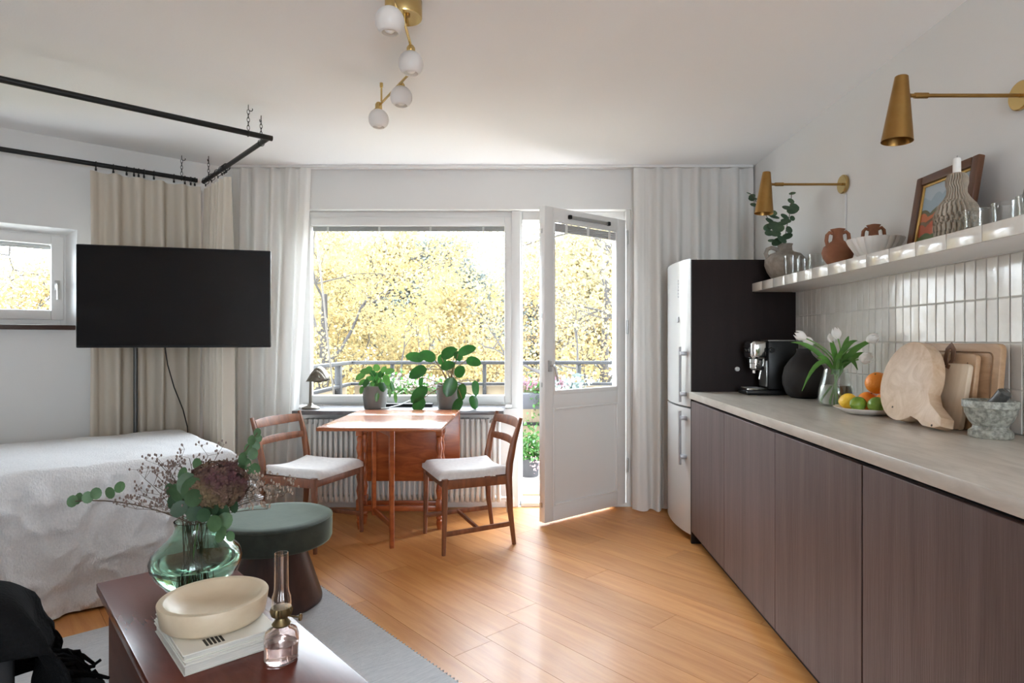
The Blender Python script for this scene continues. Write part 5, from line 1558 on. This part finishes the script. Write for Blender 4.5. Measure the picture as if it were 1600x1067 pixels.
E = rp.color_ramp.elements; E[0].position = 0; E[0].color = (.10, .14, .045, 1); E[1].position = .30; E[1].color = (.42, .085, .03, 1)
for pos, c in ((.40, (.16, .10, .05)), (.47, (.50, .13, .04)), (.56, (.13, .13, .07)), (.62, (.30, .38, .44)), (.78, (.40, .47, .52))):
    e = E.new(pos); e.color = (*c, 1)
Lk.new(m4.outputs[0], rp.inputs[0]); Lk.new(rp.outputs[0], p.inputs['Base Color'])
o = MB().box(.04, FW - .04, .04, FH - .04, .004, .009).build('painting', m_paint, fm, smooth=False); o.matrix_local = Mx
o = MB().box(.01, FW - .01, .01, FH - .01, -.004, .004).build('backing', m_frame, fm, smooth=False); o.matrix_local = Mx

# ribbed candle holder with candle
ch = thing('candle_holder', 'ribbed grey-brown ceramic candle holder in front of the painting', 'candle holder', (1.402, 2.004, SZ))
m_rib = M('ribbed_stoneware', (.30, .25, .19), .85, col2=(.40, .34, .27), scale=14, bump=.1, bscale=60)
P = [(0, 0), (.052, 0), (.058, .004), (.061, .04), (.060, .075), (.050, .105), (.034, .128), (.026, .145), (.026, .160), (.0295, .175), (.0295, .192), (.024, .207), (.013, .212), (.0125, .206), (0, .204)]
Pd = []
for (r0, z0), (r1, z1) in zip(P[:-1], P[1:]):
    n = 4 if abs(z1 - z0) > .01 else 1
    for i in range(n): Pd.append((r0 + (r1 - r0) * i / n, z0 + (z1 - z0) * i / n))
Pd.append(P[-1])
MB().lathe(Pd, 220, rfun=lambda a, z: 1 + (.30 * (abs(math.sin(13 * (a + .07 * math.sin(z * 80) + .05 * math.sin(z * 190)))) ** .6) - .19 if .003 < z < .208 else 0)).build('holder_body', m_rib, ch, angle=40)
cd = thing('candle', 'short white candle standing in the ribbed holder', 'candle', (1.402, 2.004, SZ + .2045))
MB().lathe([(0, 0), (.0118, 0), (.0115, .052), (.009, .056), (0, .053)], 24).build('wax', M('candle_wax', (.80, .78, .74), .5), cd)
MB().tube([(0, 0, .052), (.0005, 0, .060), (.002, 0, .064)], .0009, 6).build('wick', m_black, cd)
gvz = thing('grey_vase', 'round grey stoneware vase at the far right edge of the shelf', 'vase', (1.492, 1.752, SZ))
MB().lathe([(0, 0), (.035, 0), (.05, .02), (.058, .055), (.062, .085), (.055, .12), (.035, .14), (.028, .15), (.025, .148), (0, .13)], 36).build('vase_body', m_pot, gvz, angle=60)

# ================================================================== outside: autumn trees, plants on the balcony
def leaves_mesh(name, centres, sizes, mat, parent, seed):
    """many small folded leaf blades as one mesh"""
    r = np.random.default_rng(seed)
    n = len(centres)
    d = r.normal(size=(n, 3)); d /= np.linalg.norm(d, axis=1, keepdims=True)
    e = r.normal(size=(n, 3)); e -= d * np.sum(d * e, axis=1, keepdims=True); e /= np.linalg.norm(e, axis=1, keepdims=True)
    nn = np.cross(d, e)
    s = np.asarray(sizes)[:, None]
    v = np.empty((n, 6, 3))
    v[:, 0] = centres - d * s * .5
    v[:, 1] = centres - d * s * .1 + e * s * .34 + nn * s * .08
    v[:, 2] = centres + d * s * .22 + e * s * .26 + nn * s * .08
    v[:, 3] = centres + d * s * .55
    v[:, 4] = centres + d * s * .22 - e * s * .26 + nn * s * .08
    v[:, 5] = centres - d * s * .1 - e * s * .34 + nn * s * .08
    base = (np.arange(n) * 6)[:, None]
    faces = np.stack([base + np.array([0, 1, 2, 3]), base + np.array([0, 3, 4, 5])], axis=1).reshape(-1, 4)
    me = bpy.data.meshes.new(name)
    me.vertices.add(n * 6); me.vertices.foreach_set('co', (v.reshape(-1, 3) - np.array(parent.location)).astype(np.float32).ravel())
    me.loops.add(faces.size); me.loops.foreach_set('vertex_index', faces.astype(np.int32).ravel())
    me.polygons.add(len(faces)); me.polygons.foreach_set('loop_start', (np.arange(len(faces)) * 4).astype(np.int32))
    me.update(calc_edges=True)
    me.materials.append(mat)
    o = bpy.data.objects.new(name, me); COL.objects.link(o); o.parent = parent
    o['kind'] = 'stuff'
    return o

def leaf_outdoor(name, c1, c2, c3, tl=.45, sc=.9):
    m = bpy.data.materials.new(name); m.use_nodes = True
    nt = m.node_tree; N = nt.nodes; Lk = nt.links; p = N['Principled BSDF']
    p.inputs['Roughness'].default_value = .7; p.inputs['Specular IOR Level'].default_value = .15
    g = N.new('ShaderNodeTexCoord'); nz = N.new('ShaderNodeTexNoise'); nz.inputs['Scale'].default_value = sc; nz.inputs['Detail'].default_value = 6
    nz.inputs['Roughness'].default_value = .75
    Lk.new(g.outputs['Object'], nz.inputs['Vector'])
    rp = N.new('ShaderNodeValToRGB'); E = rp.color_ramp.elements
    E[0].position = .36; E[0].color = (*c1, 1); E[1].position = .66; E[1].color = (*c3, 1)
    e = E.new(.5); e.color = (*c2, 1)
    Lk.new(nz.outputs['Fac'], rp.inputs[0]); Lk.new(rp.outputs[0], p.inputs['Base Color'])
    tr = N.new('ShaderNodeBsdfTranslucent'); Lk.new(rp.outputs[0], tr.inputs[0])
    mx = N.new('ShaderNodeMixShader'); mx.inputs[0].default_value = tl
    Lk.new(p.outputs[0], mx.inputs[1]); Lk.new(tr.outputs[0], mx.inputs[2]); Lk.new(mx.outputs[0], N['Material Output'].inputs['Surface'])
    return m
m_yel = leaf_outdoor('autumn_yellow_leaf', (.215, .150, .056), (.24, .18, .080), (.225, .19, .10))
m_yel2 = leaf_outdoor('autumn_pale_leaf', (.225, .17, .078), (.235, .19, .10), (.205, .195, .11))
m_ora = leaf_outdoor('autumn_orange_leaf', (.235, .140, .056), (.245, .165, .073), (.225, .175, .09))
m_grn = leaf_outdoor('grey_green_needles', (.14, .16, .145), (.165, .185, .165), (.19, .21, .175), .2)
m_bark = M('bark', (.022, .018, .016), .95, col2=(.036, .031, .028), scale=6)

def tree(name, lab, foot, top_z, crown_r, mat, n_leaf, seed, lean=(0, 0), size=(.05, .085), depth=4, first=.35, density_seed=0):
    """recursive branching tree: trunk + boughs as tubes, leaves clustered on the twigs"""
    r = random.Random(seed)
    t = thing(name, lab, 'tree', foot, group='autumn trees outside')
    twigs = []
    boughs = MB(); trunk = MB()
    F = Vector(foot)
    H = top_z - F.z
    tp = [F + Vector((lean[0] * u + .15 * math.sin(3 * u + seed), lean[1] * u + .12 * math.cos(2.3 * u + seed), H * .82 * u)) for u in [i / 7 for i in range(8)]]
    trunk.tube(tp, [.024 * H * (1 - .8 * i / 7) for i in range(8)], 10)
    def branch(p, d, L, rad, lev):
        pts = [p]; dd = d.normalized()
        n = 5
        for i in range(n):
            dd = (dd + Vector((r.gauss(0, .22), r.gauss(0, .22), r.gauss(.03, .16)))).normalized()
            pts.append(pts[-1] + dd * (L / n))
        boughs.tube(pts, [max(.003, rad * (1 - .75 * i / n)) for i in range(n + 1)], 6 if lev < 2 else 4, caps=False)
        if lev >= depth - 1:
            twigs.extend(pts[1:])
            return
        if lev >= depth - 2: twigs.extend(pts[3:])
        for k in range(r.choice((3, 4))):
            i = r.randint(2, n)
            q = Vector((r.gauss(0, 1), r.gauss(0, 1), r.gauss(.15, .7))).normalized()
            nd = (dd * .75 + q * .75).normalized()
            branch(pts[i], nd, L * r.uniform(.5, .72), rad * .5, lev + 1)
    nb = 11
    for i in range(nb):
        u = first + (1 - first) * (i + .3) / nb
        j = min(6, int(u * 7)); fr_ = u * 7 - j
        p = tp[j] * (1 - fr_) + tp[j + 1] * fr_
        a = i * 2.4 + r.uniform(-.4, .4)
        d = Vector((math.cos(a), math.sin(a), .30 + .5 * u))
        branch(p, d, crown_r * (1.15 - .55 * u) * r.uniform(.8, 1.1), .010 * H * (1.2 - u), 0)
    trunk.build('trunk', m_bark, t, world=True)
    boughs.build('branches', m_bark, t, world=True)
    rn = np.random.default_rng(seed + 50)
    tw = np.array([tuple(p) for p in twigs])
    idx = rn.integers(0, len(tw), n_leaf)
    c = tw[idx] + rn.normal(scale=(.20, .20, .17), size=(n_leaf, 3)) * (crown_r / 3.0)
    leaves_mesh('foliage', c, rn.uniform(size[0], size[1], n_leaf), mat, t, seed + 9)
    return t
G = -8.0
struct(MB().box(-40, 40, 5.2, 80, G - .3, G).build('ground', M('grass_and_leaves', (.26, .23, .12), .9, col2=(.36, .30, .14), scale=.8)))
tree('maple_tree', 'golden yellow tree filling the left of the big window', (-4.4, 12.6, G), 4.4, 3.7, m_yel, 34000, 11, first=.40)
tree('maple_tree', 'yellow tree with dark twigs right of the balcony door', (3.2, 10.8, G), 5.6, 4.3, m_yel2, 20000, 23, first=.45, lean=(-.9, 0))
tree('maple_tree', 'pale yellow tree low in the middle distance behind the railing', (-1.6, 17.5, G), 2.6, 3.6, m_yel, 30000, 31, first=.40, size=(.07, .12))
tree('maple_tree', 'orange-tinted tree behind the open balcony door', (2.4, 18.5, G), 5.5, 4.6, m_ora, 18000, 47, first=.40, size=(.07, .12))
tree('maple_tree', 'yellow tree seen through the small left window', (-10.4, 11.6, G), 4.2, 3.9, m_yel, 36000, 59, first=.40)
tree('pine_tree', 'grey-green tree far behind the yellow crowns', (-3.6, 25.0, G), 6.4, 3.6, m_grn, 34000, 61, first=.35, size=(.10, .17))
tree('pine_tree', 'distant grey-green tree in the gap between two yellow crowns', (-.6, 27.0, G), 3.8, 4.4, m_grn, 34000, 67, first=.30, size=(.10, .17))
tree('maple_tree', 'far yellow tree at the lower left of the big window', (-8.5, 21.0, G), 4.0, 4.8, m_yel2, 30000, 71, first=.40, size=(.08, .14))

tree('maple_tree', 'broad hazy yellow tree far behind the left of the big window', (-6.2, 26.0, G), 3.2, 5.4, m_yel, 24000, 83, first=.35, size=(.20, .30))
tree('maple_tree', 'broad hazy yellow tree far behind the balcony door', (3.4, 28.0, G), 4.2, 5.6, m_yel2, 20000, 89, first=.35, size=(.20, .30))

# planter with heather hung inside the railing
ph = thing('planter_box', 'dark grey planter box with pink heather on the balcony railing', 'planter', (.22, 5.98, .50))
mb = MB(); mb.box(-.36, .42, -.085, .075, .04, .19, .008); mb.build('planter', M('dark_planter', (.07, .07, .08), .6), ph)
mb = MB(); mb.box(-.1, -.08, .06, .10, .17, .285); mb.box(.2, .22, .06, .10, .17, .285); mb.build('hook', m_rail, ph, smooth=False)
rn = np.random.default_rng(5)
st = MB(); c = []
for i in range(90):
    b = Vector((rn.uniform(-.33, .15), rn.uniform(-.06, .05), .18))
    e = b + Vector((rn.normal(0, .035), rn.normal(0, .03), rn.uniform(.10, .19)))
    st.tube([b, e], .0015, 3)
    for k in range(26):
        u = rn.uniform(.35, 1.0); q = b * (1 - u) + e * u
        c.append((q.x + rn.normal(0, .006) + .22, q.y + rn.normal(0, .006) + 5.98, q.z + .50))
st.build('heather_stems', m_stemg, ph, kind='stuff')
leaves_mesh('heather_flowers', np.array(c), rn.uniform(.008, .014, len(c)), M('pink_heather', (.40, .17, .25), .8, translucent=.3), ph, 3)
c = np.stack([rn.normal(.13, .055, 420) + .0, rn.normal(5.93, .05, 420), rn.normal(.66, .075, 420)], axis=1)
leaves_mesh('trailing_leaves', c, rn.uniform(.025, .04, 420), m_leafB, ph, 4)
# pot plant on the balcony floor
bp = thing('balcony_pot', 'small leafy plant in a dark pot on the balcony floor', 'plant', (.0, 5.62, -.04))
mb = MB(); mb.lathe([(0, 0), (.08, 0), (.105, .17), (.095, .17), (.085, .15), (0, .15)], 28); mb.build('pot', M('dark_balcony_pot', (.05, .05, .055), .6), bp)
c = np.stack([rn.normal(.02, .075, 700), rn.normal(5.60, .07, 700), np.abs(rn.normal(.0, .13, 700)) + .12], axis=1)
leaves_mesh('foliage', c, rn.uniform(.025, .045, 700), m_leafB, bp, 8)
c = np.stack([rn.normal(.07, .05, 90), rn.normal(5.55, .05, 90), rn.normal(.10, .05, 90)], axis=1)
leaves_mesh('blossoms', c, rn.uniform(.02, .03, 90), M('pale_pink_blossom', (.62, .42, .44), .8), bp, 9)
# silvery plant seen through the door glass
sp = thing('balcony_plant', 'silver-leaved plant in a pot seen through the door glass', 'plant', (.42, 5.75, -.04))
MB().lathe([(0, 0), (.09, 0), (.12, .45), (.11, .45), (.10, .42), (0, .42)], 28).build('pot', M('pale_pot', (.45, .40, .34), .7), sp)
c = np.stack([rn.normal(.42, .085, 500), rn.normal(5.75, .08, 500), rn.normal(.68, .085, 500)], axis=1)
leaves_mesh('foliage', c, rn.uniform(.04, .06, 500), M('silver_leaf', (.20, .25, .24), .7), sp, 10)
mb = MB()
for i in range(14): mb.tube([(0, 0, .42), (rn.normal(0, .05), rn.normal(0, .05), .60), (rn.normal(0, .10), rn.normal(0, .1), .80)], .003, 4)
mb.build('stems', m_stemg, sp, kind='stuff')
# pale flowers behind the sill plants
wf = thing('flower_box', 'pale pink and white flowers in a balcony box behind the window plants', 'planter', (-1.15, 5.95, .50))
mb = MB(); mb.box(-.38, .38, -.075, .075, .04, .17, .008); mb.build('planter', bpy.data.materials['dark_planter'], wf)
mb = MB(); mb.box(-.25, -.23, .06, .13, .15, .285); mb.box(.23, .25, .06, .13, .15, .285); mb.build('hook', m_rail, wf, smooth=False)
c = np.stack([rn.uniform(-1.5, -.8, 500), rn.normal(5.95, .05, 500), rn.normal(.74, .06, 500)], axis=1)
leaves_mesh('foliage', c, rn.uniform(.025, .045, 500), m_leafB, wf, 11)
c = np.stack([rn.uniform(-1.5, -.8, 260), rn.normal(5.93, .05, 260), rn.normal(.79, .05, 260)], axis=1)
leaves_mesh('blossoms', c, rn.uniform(.025, .04, 260), M('white_pink_blossom', (.60, .47, .45), .8), wf, 12)
# thin leaning pole on the balcony
po = thing('balcony_pole', 'thin leaning pole at the left end of the balcony', 'pole', (-1.70, 5.25, -.04))
pts = [at(521, 612, 5.25), at(515, 560, 5.25), at(506, 470, 5.25), at(495, 372, 5.25)]
pts = [Vector((pts[0].x + .04, 5.25, -.04))] + pts + [at(489, 310, 5.25)]
MB().tube(pts, .008, 8).build('rod', M('pale_pole', (.10, .085, .07), .7), po, world=True)
MB().lathe([(0, 0), (.12, 0), (.12, .03), (.02, .05), (0, .05)], 24, (pts[0].x, 5.25, -.04)).build('pole_foot', m_rail, po, world=True)
